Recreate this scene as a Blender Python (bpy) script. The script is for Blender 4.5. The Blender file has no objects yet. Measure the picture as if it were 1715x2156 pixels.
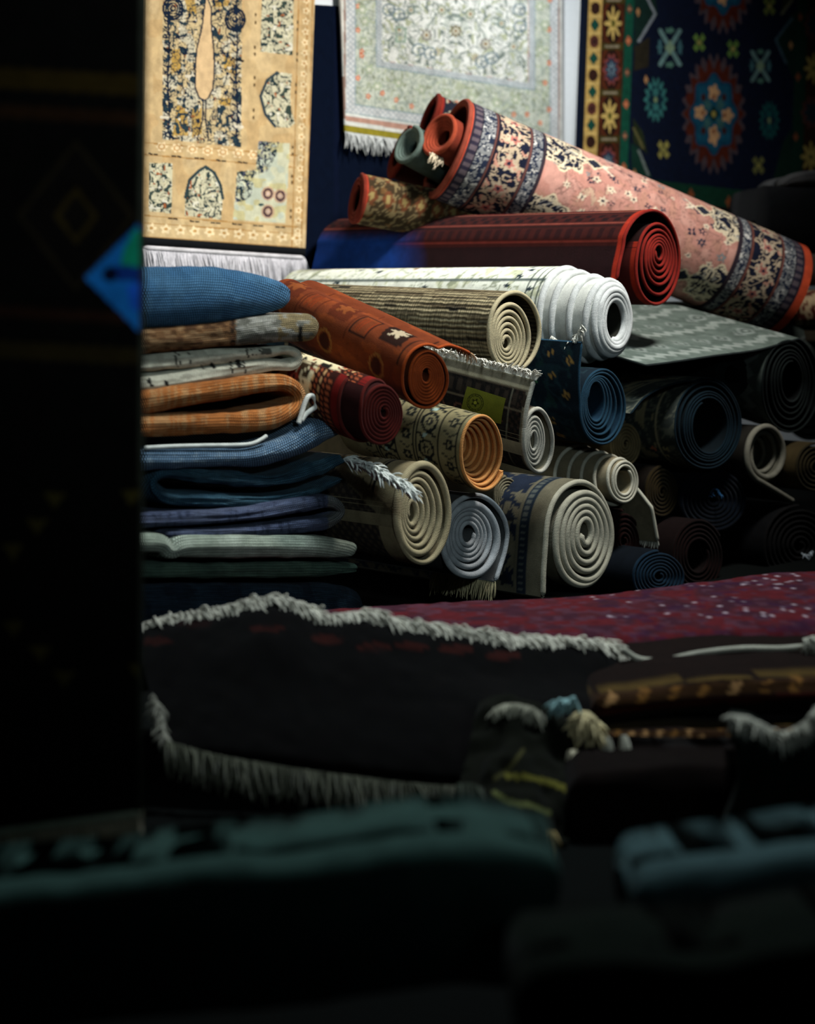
import bpy, math, random
import numpy as np

# ------------------------------------------------------------------ camera, world, lights
W, H = 1715, 2156
FPX = 50.0 / 24.0 * W                    # focal length in pixels
CAMZ = 0.80
HORIZON = 600.0
PITCH = math.atan((H / 2 - HORIZON) / FPX)

scene = bpy.context.scene
COL = scene.collection
cam_data = bpy.data.cameras.new('camera')
cam = bpy.data.objects.new('camera', cam_data)
COL.objects.link(cam)
cam.location = (0, 0, CAMZ)
cam.rotation_euler = (math.pi / 2 - PITCH, 0, 0)
cam_data.sensor_fit = 'HORIZONTAL'
cam_data.sensor_width = 24.0
cam_data.lens = 50.0
cam_data.clip_start = 0.05
cam_data.clip_end = 60
cam_data.dof.use_dof = True
cam_data.dof.focus_distance = 3.95
cam_data.dof.aperture_fstop = 1.9
scene.camera = cam

world = bpy.data.worlds.new('world')
scene.world = world
world.use_nodes = True
bg = world.node_tree.nodes['Background']
bg.inputs['Color'].default_value = (0.25, 0.62, 0.70, 1)
bg.inputs['Strength'].default_value = 0.006

vs = scene.view_settings
vs.view_transform = 'Standard'
vs.look = 'None'
vs.gamma = 1.0
vs.use_curve_mapping = False
vs.exposure = 0.0


def area(name, loc, target, size, power, color, spread=math.pi):
    d = bpy.data.lights.new(name, 'AREA')
    d.shape = 'DISK'
    d.size = size
    d.energy = power
    d.color = color
    d.spread = spread
    o = bpy.data.objects.new(name, d)
    COL.objects.link(o)
    o.location = loc
    v = np.array(target) - np.array(loc)
    from mathutils import Vector
    o.rotation_euler = Vector(v).to_track_quat('-Z', 'Y').to_euler()
    return o


area('ceiling_spot', (1.15, 3.75, 2.75), (-0.14, 4.72, 0.93), 0.40, 31, (1.0, 0.97, 0.93), 1.45)
area('wall_fill', (0.30, 4.75, 2.75), (0.70, 6.40, 1.35), 0.25, 6.5, (0.95, 0.98, 1.0), 1.0)  # extra lamp added to brighten the dark blue hanging carpet
area('skylight', (0.60, 3.2, 2.9), (0.22, 3.0, 0.0), 0.6, 21, (0.82, 0.95, 1.0), 1.6)
area('rear_fill', (1.5, -2.6, 2.6), (-0.25, 3.7, 0.75), 0.5, 2.2, (0.74, 0.93, 1.0), 0.42)  # added fill from behind the viewer, lifts the stack fronts and near carpet

# ------------------------------------------------------------------ helpers: picture <-> place
CP, SP = math.cos(PITCH), math.sin(PITCH)


def ray(px, py):
    u = (np.asarray(px, float) - W / 2) / FPX
    v = (H / 2 - np.asarray(py, float)) / FPX
    u, v = np.broadcast_arrays(u, v)
    return np.stack([u, CP + v * SP, -SP + v * CP], -1)


def P(px, py, Y):
    r = ray(px, py)
    t = np.asarray(Y, float) / r[..., 1]
    p = r * t[..., None]
    p[..., 2] += CAMZ
    return p


def on_plane(px, py, p0, n):
    r = ray(px, py)
    o = np.array([0, 0, CAMZ])
    t = np.dot(np.asarray(p0) - o, n) / (r @ np.asarray(n))
    return o + r * t[..., None]


def project(p):
    q = np.asarray(p, float) - np.array([0, 0, CAMZ])
    f = q[..., 1] * CP - q[..., 2] * SP
    v = q[..., 1] * SP + q[..., 2] * CP
    return W / 2 + q[..., 0] / f * FPX, H / 2 - v / f * FPX


WALL_C = 5.62                             # wall line: Y = X + WALL_C
WALL_N = np.array([0.70711, -0.70711, 0])
WALL_P = np.array([0, WALL_C, 0.0])
FACE_C = 3.765                            # line of the roll ends: Y = X + FACE_C


def face_depth(px):
    return FACE_C / (1 - (px - W / 2) / FPX)


def s2l(c):
    c = np.asarray(c, float) / 255.0
    return np.where(c <= 0.04045, c / 12.92, ((c + 0.055) / 1.055) ** 2.4)


def smooth_path(pts, n):
    """Catmull-Rom through rows of numbers, n samples spread by length of the first two columns."""
    p = np.asarray(pts, float)
    if len(p) == 2:
        t = np.linspace(0, 1, n)[:, None]
        return p[0] * (1 - t) + p[1] * t
    q = np.vstack([2 * p[0] - p[1], p, 2 * p[-1] - p[-2]])
    out = []
    for i in range(1, len(q) - 2):
        t = np.linspace(0, 1, 24, endpoint=False)[:, None]
        a, b, c, d = q[i - 1], q[i], q[i + 1], q[i + 2]
        out.append(0.5 * (2 * b + (c - a) * t + (2 * a - 5 * b + 4 * c - d) * t ** 2 + (3 * b - a - 3 * c + d) * t ** 3))
    out.append(q[-2][None])
    o = np.vstack(out)
    return resample(o, n)


def resample(o, n, dims=2):
    s = np.concatenate([[0], np.cumsum(np.linalg.norm(np.diff(o[:, :dims], axis=0), axis=1))])
    t = np.linspace(0, s[-1], n)
    return np.stack([np.interp(t, s, o[:, k]) for k in range(o.shape[1])], -1)


# ------------------------------------------------------------------ helpers: noise and pattern painting
_T = np.random.RandomState(7).rand(256, 256)


def vnoise(x, y, seed=0):
    x = np.asarray(x, float) + seed * 17.31
    y = np.asarray(y, float) + seed * 9.77
    xi = np.floor(x).astype(int)
    yi = np.floor(y).astype(int)
    fx = x - xi
    fy = y - yi
    fx = fx * fx * (3 - 2 * fx)
    fy = fy * fy * (3 - 2 * fy)
    a = _T[xi % 256, yi % 256]
    b = _T[(xi + 1) % 256, yi % 256]
    c = _T[xi % 256, (yi + 1) % 256]
    d = _T[(xi + 1) % 256, (yi + 1) % 256]
    return (a * (1 - fx) + b * fx) * (1 - fy) + (c * (1 - fx) + d * fx) * fy


def scroll(x, y, sc, seed=0, w=0.07):
    """curling vine lines and leaf blobs"""
    wx = x + sc * 1.1 * (vnoise(x / sc, y / sc, seed) - .5)
    wy = y + sc * 1.1 * (vnoise(x / sc, y / sc, seed + 1) - .5)
    v = vnoise(wx / sc * 1.6, wy / sc * 1.6, seed + 2)
    v2 = vnoise(wx / sc * 1.6, wy / sc * 1.6, seed + 5)
    lines = np.abs(v - .5) < w
    lines |= np.abs(v2 - .5) < w * .6
    blobs = vnoise(wx / sc * 2.2, wy / sc * 2.2, seed + 3) > .74
    return lines, blobs


class Paint:
    def __init__(s, x, y, base):
        s.sh = x.shape
        s.x = x.ravel().astype(float)
        s.y = y.ravel().astype(float)
        s.c = np.tile(s2l(base), (s.x.size, 1))

    def put(s, m, col, a=1.0):
        if m.any():
            s.c[m] = s.c[m] * (1 - a) + s2l(col) * a

    def rect(s, x0, y0, x1, y1, col, a=1.0):
        s.put((s.x > x0) & (s.x < x1) & (s.y > y0) & (s.y < y1), col, a)

    def ell(s, cx, cy, rx, ry, col, a=1.0):
        s.put(((s.x - cx) / rx) ** 2 + ((s.y - cy) / ry) ** 2 < 1, col, a)

    def ring(s, cx, cy, rx, ry, w, col):
        d = np.sqrt(((s.x - cx) / rx) ** 2 + ((s.y - cy) / ry) ** 2)
        s.put(np.abs(d - 1) < w, col)

    def flower(s, cx, cy, rx, ry, n, col, depth=.35, ph=0.0, a=1.0):
        dx = (s.x - cx) / rx
        dy = (s.y - cy) / ry
        d = np.hypot(dx, dy)
        th = np.arctan2(dy, dx)
        s.put(d < 1 - depth * (0.5 - 0.5 * np.cos(n * th + ph)), col, a)

    def diamond(s, cx, cy, rx, ry, col, a=1.0):
        s.put(np.abs(s.x - cx) / rx + np.abs(s.y - cy) / ry < 1, col, a)

    def line(s, pts, w, col, a=1.0):
        for (x0, y0), (x1, y1) in zip(pts[:-1], pts[1:]):
            vx, vy = x1 - x0, y1 - y0
            L2 = vx * vx + vy * vy + 1e-12
            bb = (s.x > min(x0, x1) - w) & (s.x < max(x0, x1) + w) & (s.y > min(y0, y1) - w) & (s.y < max(y0, y1) + w)
            i = np.nonzero(bb)[0]
            t = np.clip(((s.x[i] - x0) * vx + (s.y[i] - y0) * vy) / L2, 0, 1)
            d = np.hypot(s.x[i] - x0 - t * vx, s.y[i] - y0 - t * vy)
            i = i[d < w * .5]
            s.c[i] = s.c[i] * (1 - a) + s2l(col) * a

    def inside(s, poly):
        m = np.zeros(s.x.size, bool)
        n = len(poly)
        for k in range(n):
            x0, y0 = poly[k]
            x1, y1 = poly[(k + 1) % n]
            if y0 == y1:
                continue
            c = ((y0 > s.y) != (y1 > s.y)) & (s.x < (x1 - x0) * (s.y - y0) / (y1 - y0) + x0)
            m ^= c
        return m

    def poly(s, poly, col, a=1.0):
        m = s.inside(poly)
        s.put(m, col, a)
        return m

    def vines(s, m, sc, seed, cl, cb=None, w=.07, a=1.0):
        i = np.nonzero(m)[0]
        if not len(i):
            return
        l, b = scroll(s.x[i], s.y[i], sc, seed, w)
        if cb is not None:
            s.c[i[b]] = s2l(cb)
        s.c[i[l]] = s.c[i[l]] * (1 - a) + s2l(cl) * a

    def out(s):
        return s.c.reshape(s.sh + (3,))


# ------------------------------------------------------------------ helpers: meshes
class Grid:
    def __init__(s):
        s.v, s.f, s.c, s.w, s.n = [], [], [], [], 0

    def add(s, v, col=(128, 128, 128), wv=None, wrap_u=False, wrap_v=False, flip=False, lin=False):
        n, m = v.shape[:2]
        s.v.append(v.reshape(-1, 3))
        if isinstance(col, np.ndarray) and col.ndim == 3:
            c = col.reshape(-1, 3)
        else:
            c = np.tile(np.asarray(col) if lin else s2l(col), (n * m, 1))
        s.c.append(c)
        s.w.append(np.zeros((n * m, 2)) if wv is None else wv.reshape(-1, 2))
        idx = np.arange(n * m).reshape(n, m) + s.n
        if wrap_u:
            idx = np.vstack([idx, idx[:1]])
        if wrap_v:
            idx = np.hstack([idx, idx[:, :1]])
        a, b, c_, d = idx[:-1, :-1], idx[1:, :-1], idx[1:, 1:], idx[:-1, 1:]
        q = np.stack([a, b, c_, d], -1).reshape(-1, 4)
        if flip:
            q = q[:, ::-1]
        s.f.append(q)
        s.n += n * m

    def build(s, name, mat, parent=None, origin=None):
        v = np.vstack(s.v)
        f = np.vstack(s.f)
        c = np.vstack(s.c)
        w = np.vstack(s.w)
        base = np.zeros(3)
        if parent is not None:
            base = np.array(parent['_o'])
            if parent.parent is not None:
                pass
        elif origin is not None:
            base = np.asarray(origin, float)
        me = bpy.data.meshes.new(name)
        me.vertices.add(len(v))
        me.vertices.foreach_set('co', (v - base).astype(np.float32).ravel())
        me.loops.add(f.size)
        me.loops.foreach_set('vertex_index', f.astype(np.int32).ravel())
        me.polygons.add(len(f))
        me.polygons.foreach_set('loop_start', np.arange(0, f.size, 4, dtype=np.int32))
        me.polygons.foreach_set('use_smooth', np.ones(len(f), bool))
        me.update(calc_edges=True)
        a = me.attributes.new('Col', 'FLOAT_COLOR', 'POINT')
        a.data.foreach_set('color', np.hstack([c, np.ones((len(c), 1))]).astype(np.float32).ravel())
        b = me.attributes.new('wv', 'FLOAT_VECTOR', 'POINT')
        b.data.foreach_set('vector', np.hstack([w, np.zeros((len(w), 1))]).astype(np.float32).ravel())
        me.materials.append(mat)
        o = bpy.data.objects.new(name, me)
        COL.objects.link(o)
        if parent is not None:
            o.parent = parent
        else:
            o.location = base
        o['_o'] = [float(t) for t in base]
        return o


def thing(name, label, cat, loc, group=None):
    o = bpy.data.objects.new(name, None)
    COL.objects.link(o)
    o.empty_display_size = 0.1
    o.location = loc
    o['_o'] = [float(t) for t in loc]
    o['label'] = label
    o['category'] = cat
    if group:
        o['group'] = group
    return o


def tube_grid(g, path, rad, col, sides=8, ref=(0, 0, 1), taper_ends=True, sq=1.0):
    p = np.asarray(path, float)
    n = len(p)
    t = np.gradient(p, axis=0)
    t /= np.linalg.norm(t, axis=1)[:, None] + 1e-12
    r = np.tile(np.asarray(ref, float), (n, 1)) if np.ndim(ref) == 1 else np.asarray(ref, float)
    a = np.cross(t, r)
    a /= np.linalg.norm(a, axis=1)[:, None] + 1e-9
    b = np.cross(a, t)
    rad = np.broadcast_to(np.asarray(rad, float), (n,)).copy()
    if taper_ends:
        rad[0] *= .05
        rad[-1] *= .05
    th = np.linspace(0, 2 * math.pi, sides, endpoint=False)
    v = p[:, None] + rad[:, None, None] * (a[:, None] * np.cos(th)[None, :, None] + sq * b[:, None] * np.sin(th)[None, :, None])
    s = np.concatenate([[0], np.cumsum(np.linalg.norm(np.diff(p, axis=0), axis=1))])
    wv = np.stack(np.broadcast_arrays(s[:, None], (th * .01)[None, :]), -1)
    g.add(v, col, wv, wrap_v=True)


def fringe_grid(g, roots, dirs, length, bend=(0, 0, -1), rad=.0016, seed=0, jit=.25, col=(210, 203, 188), lj=.3, var=.25):
    rs = np.random.RandomState(seed)
    roots = np.asarray(roots, float)
    ns = len(roots)
    dirs = np.broadcast_to(np.asarray(dirs, float), (ns, 3)).copy()
    dirs += rs.normal(0, jit, (ns, 3))
    dirs /= np.linalg.norm(dirs, axis=1)[:, None]
    bend = np.broadcast_to(np.asarray(bend, float), (ns, 3)) + rs.normal(0, jit * .8, (ns, 3))
    Ls = np.broadcast_to(np.asarray(length, float), (ns,)) * (1 - lj * rs.rand(ns))
    T = np.linspace(0, 1, 6)
    p = roots[:, None] + Ls[:, None, None] * (dirs[:, None] * T[None, :, None] + (bend - dirs)[:, None] * (T ** 2)[None, :, None] * .5)
    tg = np.gradient(p, axis=1)
    tg /= np.linalg.norm(tg, axis=2)[..., None] + 1e-9
    ref = np.array([.31, .52, .79])
    a = np.cross(tg, ref)
    a /= np.linalg.norm(a, axis=2)[..., None] + 1e-9
    b = np.cross(a, tg)
    th = np.linspace(0, 2 * math.pi, 4, endpoint=False)
    rr = rad * np.array([1.05, 1.1, 1, .95, .85, .15])
    v = p[:, :, None] + rr[None, :, None, None] * (a[:, :, None] * np.cos(th)[None, None, :, None] + b[:, :, None] * np.sin(th)[None, None, :, None])
    base = s2l(col)
    for k in range(ns):
        g.add(v[k], base * (1 - var * rs.rand()), None, wrap_v=True, lin=True)


# ------------------------------------------------------------------ helpers: materials
class Nodes:
    def __init__(s, name):
        s.m = bpy.data.materials.new(name)
        s.m.use_nodes = True
        s.t = s.m.node_tree
        s.b = s.t.nodes['Principled BSDF']

    def n(s, typ, **kw):
        o = s.t.nodes.new(typ)
        for k, v in kw.items():
            setattr(o, k, v)
        return o

    def link(s, a, b):
        s.t.links.new(a, b)

    def math(s, op, a, b=None):
        o = s.n('ShaderNodeMath', operation=op)
        for i, v in enumerate((a, b)):
            if v is None:
                continue
            if isinstance(v, (int, float)):
                o.inputs[i].default_value = v
            else:
                s.link(v, o.inputs[i])
        return o.outputs[0]


def fabric(name, weave='pile', p1=.004, p2=.004, depth=.4, dark=.35, bump=.5, rough=.95, sheen=.02, fuzz=700, var=.25, slub=0.0):
    """cloth that takes its dyes from the mesh's Col attribute and its threads from wv (metres along the sheet)"""
    N = Nodes(name)
    col = N.n('ShaderNodeAttribute', attribute_name='Col')
    wv = N.n('ShaderNodeAttribute', attribute_name='wv')
    sep = N.n('ShaderNodeSeparateXYZ')
    N.link(wv.outputs['Vector'], sep.inputs[0])
    tc = N.n('ShaderNodeTexCoord')
    nz = N.n('ShaderNodeTexNoise')
    nz.inputs['Scale'].default_value = fuzz
    nz.inputs['Detail'].default_value = 2
    N.link(tc.outputs['Object'], nz.inputs['Vector'])
    n2 = N.n('ShaderNodeTexNoise')
    n2.inputs['Scale'].default_value = 38
    n2.inputs['Detail'].default_value = 3
    N.link(tc.outputs['Object'], n2.inputs['Vector'])
    h = nz.outputs['Fac']
    fac = None
    tau = 2 * math.pi
    if weave in ('rib', 'ribs'):          # ridges that run along the length
        w = N.math('SINE', N.math('ADD', N.math('MULTIPLY', sep.outputs[0], tau / p1), N.math('MULTIPLY', n2.outputs['Fac'], 5.0)))
        fac = N.math('ADD', N.math('MULTIPLY', w, .5), .5)
    elif weave == 'cord':                 # twisted overcast stitches
        w = N.math('SINE', N.math('ADD', N.math('MULTIPLY', sep.outputs[0], tau / p1), N.math('MULTIPLY', sep.outputs[1], 100.0)))
        fac = N.math('ADD', N.math('MULTIPLY', w, .5), .5)
    elif weave == 'knit':                 # rows of little loops
        row = N.math('DIVIDE', sep.outputs[1], p2)
        par = N.math('MULTIPLY', N.math('FLOOR', row), .5)
        a = N.math('SINE', N.math('MULTIPLY', N.math('ADD', N.math('DIVIDE', sep.outputs[0], p1), par), tau))
        b = N.math('SINE', N.math('MULTIPLY', N.math('FRACT', row), math.pi))
        a = N.math('ADD', N.math('MULTIPLY', a, .5), .5)
        fac = N.math('MULTIPLY', N.math('POWER', a, 1.1), N.math('POWER', b, .9))
    mix = N.n('ShaderNodeMix', data_type='RGBA', blend_type='MULTIPLY')
    mix.inputs['Factor'].default_value = 1.0
    N.link(col.outputs['Color'], mix.inputs['A'])
    ramp = N.n('ShaderNodeMapRange')
    ramp.inputs['From Min'].default_value = .3
    ramp.inputs['From Max'].default_value = .7
    ramp.inputs['To Min'].default_value = 1 - var
    ramp.inputs['To Max'].default_value = 1.05
    N.link(n2.outputs['Fac'], ramp.inputs['Value'])
    val = N.math('MULTIPLY', ramp.outputs[0], N.math('ADD', N.math('MULTIPLY', nz.outputs['Fac'], .9), .55))
    if slub:                              # short thick and thin yarns along the row
        mp = N.n('ShaderNodeMapping')
        mp.inputs['Scale'].default_value = (22, 260, 1)
        N.link(wv.outputs['Vector'], mp.inputs['Vector'])
        n3 = N.n('ShaderNodeTexNoise')
        n3.inputs['Scale'].default_value = 1.0
        n3.inputs['Detail'].default_value = 2
        N.link(mp.outputs[0], n3.inputs['Vector'])
        r3 = N.n('ShaderNodeMapRange')
        r3.inputs['From Min'].default_value = .35
        r3.inputs['From Max'].default_value = .65
        r3.inputs['To Min'].default_value = 1 - slub
        r3.inputs['To Max'].default_value = 1.0
        N.link(n3.outputs['Fac'], r3.inputs['Value'])
        val = N.math('MULTIPLY', val, r3.outputs[0])
    if fac is not None:
        d = N.math('ADD', N.math('MULTIPLY', fac, 1 - dark), dark)
        val = N.math('MULTIPLY', val, d)
        h = N.math('ADD', N.math('MULTIPLY', fac, 1.0), N.math('MULTIPLY', nz.outputs['Fac'], .5))
    cmb = N.n('ShaderNodeCombineColor')
    for i in range(3):
        N.link(val, cmb.inputs[i])
    N.link(cmb.outputs[0], mix.inputs['B'])
    N.link(mix.outputs['Result'], N.b.inputs['Base Color'])
    N.b.inputs['Roughness'].default_value = rough
    N.b.inputs['Specular IOR Level'].default_value = .04
    N.b.inputs['Sheen Weight'].default_value = sheen
    bp = N.n('ShaderNodeBump')
    bp.inputs['Strength'].default_value = bump
    bp.inputs['Distance'].default_value = .002
    N.link(h, bp.inputs['Height'])
    N.link(bp.outputs[0], N.b.inputs['Normal'])
    return N.m


def plaster(name, c, scale=60, bump=.15, rough=.9):
    N = Nodes(name)
    tc = N.n('ShaderNodeTexCoord')
    nz = N.n('ShaderNodeTexNoise')
    nz.inputs['Scale'].default_value = scale
    nz.inputs['Detail'].default_value = 4
    N.link(tc.outputs['Object'], nz.inputs['Vector'])
    r = N.n('ShaderNodeMix', data_type='RGBA')
    a = s2l(c)
    r.inputs['A'].default_value = (*(a * .9), 1)
    r.inputs['B'].default_value = (*a, 1)
    N.link(nz.outputs['Fac'], r.inputs['Factor'])
    N.link(r.outputs['Result'], N.b.inputs['Base Color'])
    N.b.inputs['Roughness'].default_value = rough
    N.b.inputs['Specular IOR Level'].default_value = .05
    bp = N.n('ShaderNodeBump')
    bp.inputs['Strength'].default_value = bump
    bp.inputs['Distance'].default_value = .003
    N.link(nz.outputs['Fac'], bp.inputs['Height'])
    N.link(bp.outputs[0], N.b.inputs['Normal'])
    return N.m


M_PILE = fabric('wool_pile', 'pile', bump=.6)
M_FLAT = fabric('flat_weave', 'ribs', p1=.0045, dark=.78, bump=.35)
M_RIB = fabric('ridged_back', 'ribs', p1=.011, dark=.35, bump=1.0, slub=.55)
M_CORD = fabric('overcast_edge', 'cord', p1=.0034, dark=.84, bump=.32, fuzz=900)
M_KNIT = fabric('loop_knit', 'knit', p1=.0057, p2=.0056, dark=.05, bump=.9)
M_KNITF = fabric('fine_knit', 'knit', p1=.0046, p2=.0042, dark=.16, bump=.8, slub=.5)
M_RIBK = fabric('ribbed_kilim', 'knit', p1=.0045, p2=.0060, dark=.25, bump=.8, slub=.3)
M_YARN = fabric('cotton_yarn', 'pile', bump=.2, sheen=.1, var=.2)
M_WALL = plaster('white_plaster', (222, 228, 230))
M_FLOOR = plaster('dark_floor', (8, 10, 9), 12, .1, .95)
M_BOARD = fabric('plain_cloth', 'pile', bump=.2, var=.15)


def structure(name, verts, faces, mat):
    me = bpy.data.meshes.new(name)
    me.from_pydata([tuple(v) for v in verts], [], faces)
    me.materials.append(mat)
    o = bpy.data.objects.new(name, me)
    COL.objects.link(o)
    o['kind'] = 'structure'
    return o


def slab_box(name, pts, th, up, mat):
    """box from a quad and a thickness vector"""
    a = [np.array(p, float) for p in pts]
    b = [p + np.array(up) * th for p in a]
    return structure(name, a + b, [(0, 1, 2, 3), (7, 6, 5, 4), (0, 4, 5, 1), (1, 5, 6, 2), (2, 6, 7, 3), (3, 7, 4, 0)], mat)


# ------------------------------------------------------------------ the setting
slab_box('floor', [(-4, -1, 0), (6, -1, 0), (6, 12, 0), (-4, 12, 0)], -.1, (0, 0, 1), M_FLOOR)
slab_box('wall_back', [(-3.2, -3.2 + WALL_C, 0), (4.0, 4.0 + WALL_C, 0), (4.0, 4.0 + WALL_C, 3.0), (-3.2, -3.2 + WALL_C, 3.0)], .1, -WALL_N, M_WALL)

# ------------------------------------------------------------------ rolled carpets
def roll(name, label, cx, cy, rx, rz, core=.22, turns=6, end=90, dirn=-1, off=(0, 0), knots=None, tail=(), d=None, da=0.0,
         yaw=45.0, pitch=0.0, back=None, L=1.22, tele=None, th=None, er=None, ext=None, extc=(60, 55, 50), inc=(120, 112, 98),
         edge=(170, 165, 150), mat=None, matin=None, mate=None, res=.006, wob=.02, seed=1, group='rolled carpets in the pile',
         fringe=None, extra=None, sq=1.0, edge_name='selvedge', L_in=None, hollow=None):
    mat = mat or M_PILE
    matin = matin or M_PILE
    mate = mate or M_CORD
    if d is None:
        d = face_depth(cx) + da
    C0 = P(cx, cy, d)
    y = math.radians(yaw)
    if back is not None:                   # the far end seen at this pixel, the axis in a vertical plane of that yaw
        e1 = np.array([math.cos(y), math.sin(y), 0])
        B = on_plane(back[0], back[1], C0, e1)
        v = C0 - B
        L = float(np.linalg.norm(v))
        n = v / L
        L = min(L, 1.17 if tele is None else 1.02)
    else:
        p_ = math.radians(pitch)
        n = np.array([math.sin(y) * math.cos(p_), -math.cos(y) * math.cos(p_), math.sin(p_)])
    e1 = np.array([math.cos(y), math.sin(y), 0.0])
    e2 = np.cross(n, e1)
    if knots is None:
        knots = [(0, cx + off[0], cy + off[1], rx * core, rz * core), (1, cx, cy, rx, rz)]
    K = np.array(knots, float)
    end_r = math.radians(end)
    nq = int(turns * 72)
    phi = end_r - dirn * 2 * math.pi * turns * (1 - np.linspace(0, 1, nq))
    q = np.linspace(0, 1, nq)
    kx, ky, krx, krz = (np.interp(q, K[:, 0], K[:, i]) for i in (1, 2, 3, 4))
    wb = 1 + wob * (np.sin(2 * phi + seed) * .6 + np.sin(3 * phi + 2.3 * seed) * .5 + np.sin(5 * phi + seed * 1.7) * .3) * (.5 + .5 * q)
    wb += (vnoise(q * turns * 2.2, q * 0, seed) - .5) * wob * 1.2
    X = kx + krx * wb * np.cos(phi)
    Y = ky - krz * wb * np.sin(phi)
    tele_q = np.zeros(nq) if tele is None else np.interp(q, [t[0] for t in tele], [t[1] for t in tele])
    if len(tail):
        tp = smooth_path([(X[-1], Y[-1])] + list(tail), 14 * len(tail))[1:]
        X = np.concatenate([X, tp[:, 0]])
        Y = np.concatenate([Y, tp[:, 1]])
        tele_q = np.concatenate([tele_q, tele_q[-1] * (1 - np.clip(np.linspace(0, 1.6, len(tp)), 0, 1))])
    w = on_plane(X, Y, C0, n) - C0
    lx, lz = w @ e1, w @ e2
    seg = np.concatenate([[0], np.cumsum(np.hypot(np.diff(lx), np.diff(lz)))])
    pitch_m = (np.mean([krx[-1] * d / FPX / .62, krz[-1] * d / FPX]) * (1 - core)) / max(turns, 1)
    if th is None:
        th = min(.016, .62 * pitch_m)
    if er is None:
        mean_r = .5 * (krx / .62 + krz) * d / FPX
        er_q = np.clip(.49 * np.gradient(mean_r) * 72, th * .55, .0115)
        er_q = np.convolve(np.pad(er_q, 30, 'edge'), np.ones(61) / 61, 'valid')
    else:
        er_q = np.full(nq, er)
    er_q = np.concatenate([er_q, np.full(len(X) - nq, er_q[-1])])
    # split off the outer layer: last turn and the tail
    n_out = min(nq - 2, int(72 * min(1.03, turns - .1)))
    i0 = nq - n_out

    def rs(i, j, step):
        s0, s1 = seg[i], seg[j - 1]
        m = max(8, int((s1 - s0) / step))
        t = np.linspace(s0, s1, m)
        return t, np.interp(t, seg[i:j], lx[i:j]), np.interp(t, seg[i:j], lz[i:j]), np.interp(t, seg[i:j], tele_q[i:j])

    def norm2(x, z):
        tx, tz = np.gradient(x), np.gradient(z)
        l = np.hypot(tx, tz) + 1e-12
        return (tz / l, -tx / l) if dirn > 0 else (-tz / l, tx / l)

    def place(x, z, a):
        return C0 + x[..., None] * e1 + z[..., None] * e2 + n * a[..., None]

    root = thing(name, label, 'rug', C0 - np.array([0, 0, float(np.max(np.abs(lz[i0:nq])))]) - n * L * .5, group)
    g = Grid()
    # inner windings
    t, x, z, tq = rs(0, i0 + 4, .010)
    nx, nz = norm2(x, z)
    ax = np.array([0, .012, .04, .12, L_in or L])
    for sgn, fl in ((1, False), (-1, True)):
        xx = (x + sgn * nx * th / 2)[:, None] + 0 * ax
        zz = (z + sgn * nz * th / 2)[:, None] + 0 * ax
        aa = tq[:, None] - ax[None]
        cc = np.tile(s2l(inc), xx.shape + (1,))
        if hollow and sgn < 0:             # first winding's inner face, darkened to put shade in the hole
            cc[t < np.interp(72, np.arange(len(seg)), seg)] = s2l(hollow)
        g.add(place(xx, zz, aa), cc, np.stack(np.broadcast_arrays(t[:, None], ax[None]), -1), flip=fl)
    if i0 > 2:
        core_o = g.build('inner_windings', matin, root)
    g = Grid()
    t, x, z, tq = rs(i0, len(lx), res)
    nx, nz = norm2(x, z)
    tx, tz = np.gradient(x), np.gradient(z)
    top = t[np.argmax(z[:max(8, int(len(z) * (1 if not len(tail) else .98)))])]
    na = max(6, int(L / res)) if ext else 10
    ax = np.linspace(0, L, na)
    S, A = np.broadcast_arrays((t - top)[:, None], ax[None])
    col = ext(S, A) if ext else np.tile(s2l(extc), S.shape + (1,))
    sag = 0
    xx = (x + nx * th / 2)[:, None] + 0 * ax
    zz = (z + nz * th / 2)[:, None] + 0 * ax
    g.add(place(xx, zz, tq[:, None] - ax[None]), col, np.stack([S, A], -1))
    axi = np.array([0, .012, .04, .12, L])
    xx = (x - nx * th / 2)[:, None] + 0 * axi
    zz = (z - nz * th / 2)[:, None] + 0 * axi
    g.add(place(xx, zz, tq[:, None] - axi[None]), inc, np.stack(np.broadcast_arrays(t[:, None], axi[None]), -1), flip=True)
    # loose end of the outer layer
    k = -1
    xe = np.array([x[k] + nx[k] * th / 2, x[k] + tx[k] * .5 / (np.hypot(tx[k], tz[k]) + 1e-9) * th, x[k] - nx[k] * th / 2])
    ze = np.array([z[k] + nz[k] * th / 2, z[k] + tz[k] * .5 / (np.hypot(tx[k], tz[k]) + 1e-9) * th, z[k] - nz[k] * th / 2])
    g.add(place(xe[:, None] + 0 * axi, ze[:, None] + 0 * axi, tq[k] - axi[None] + 0 * xe[:, None]), edge)
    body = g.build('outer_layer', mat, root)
    # bound edge that shows the spiral
    g = Grid()
    for (a_, b_) in ((0, len(lx)),):
        t, x2, z2, tq2 = rs(a_, b_, .007)
        p3 = place(x2, z2, tq2)
        tube_grid(g, p3, np.interp(np.linspace(seg[a_], seg[b_ - 1], len(x2)), seg, er_q), edge, 8, n, True, sq)
    g.build(edge_name, mate, root)
    info = dict(root=root, C0=C0, n=n, e1=e1, e2=e2, th=th, x=x, z=z, nx=nx, nz=nz, tele=tq, L=L, place=place,
                tdir=(e1 * tx[-1] + e2 * tz[-1]) / (np.hypot(tx[-1], tz[-1]) + 1e-9))
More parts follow.
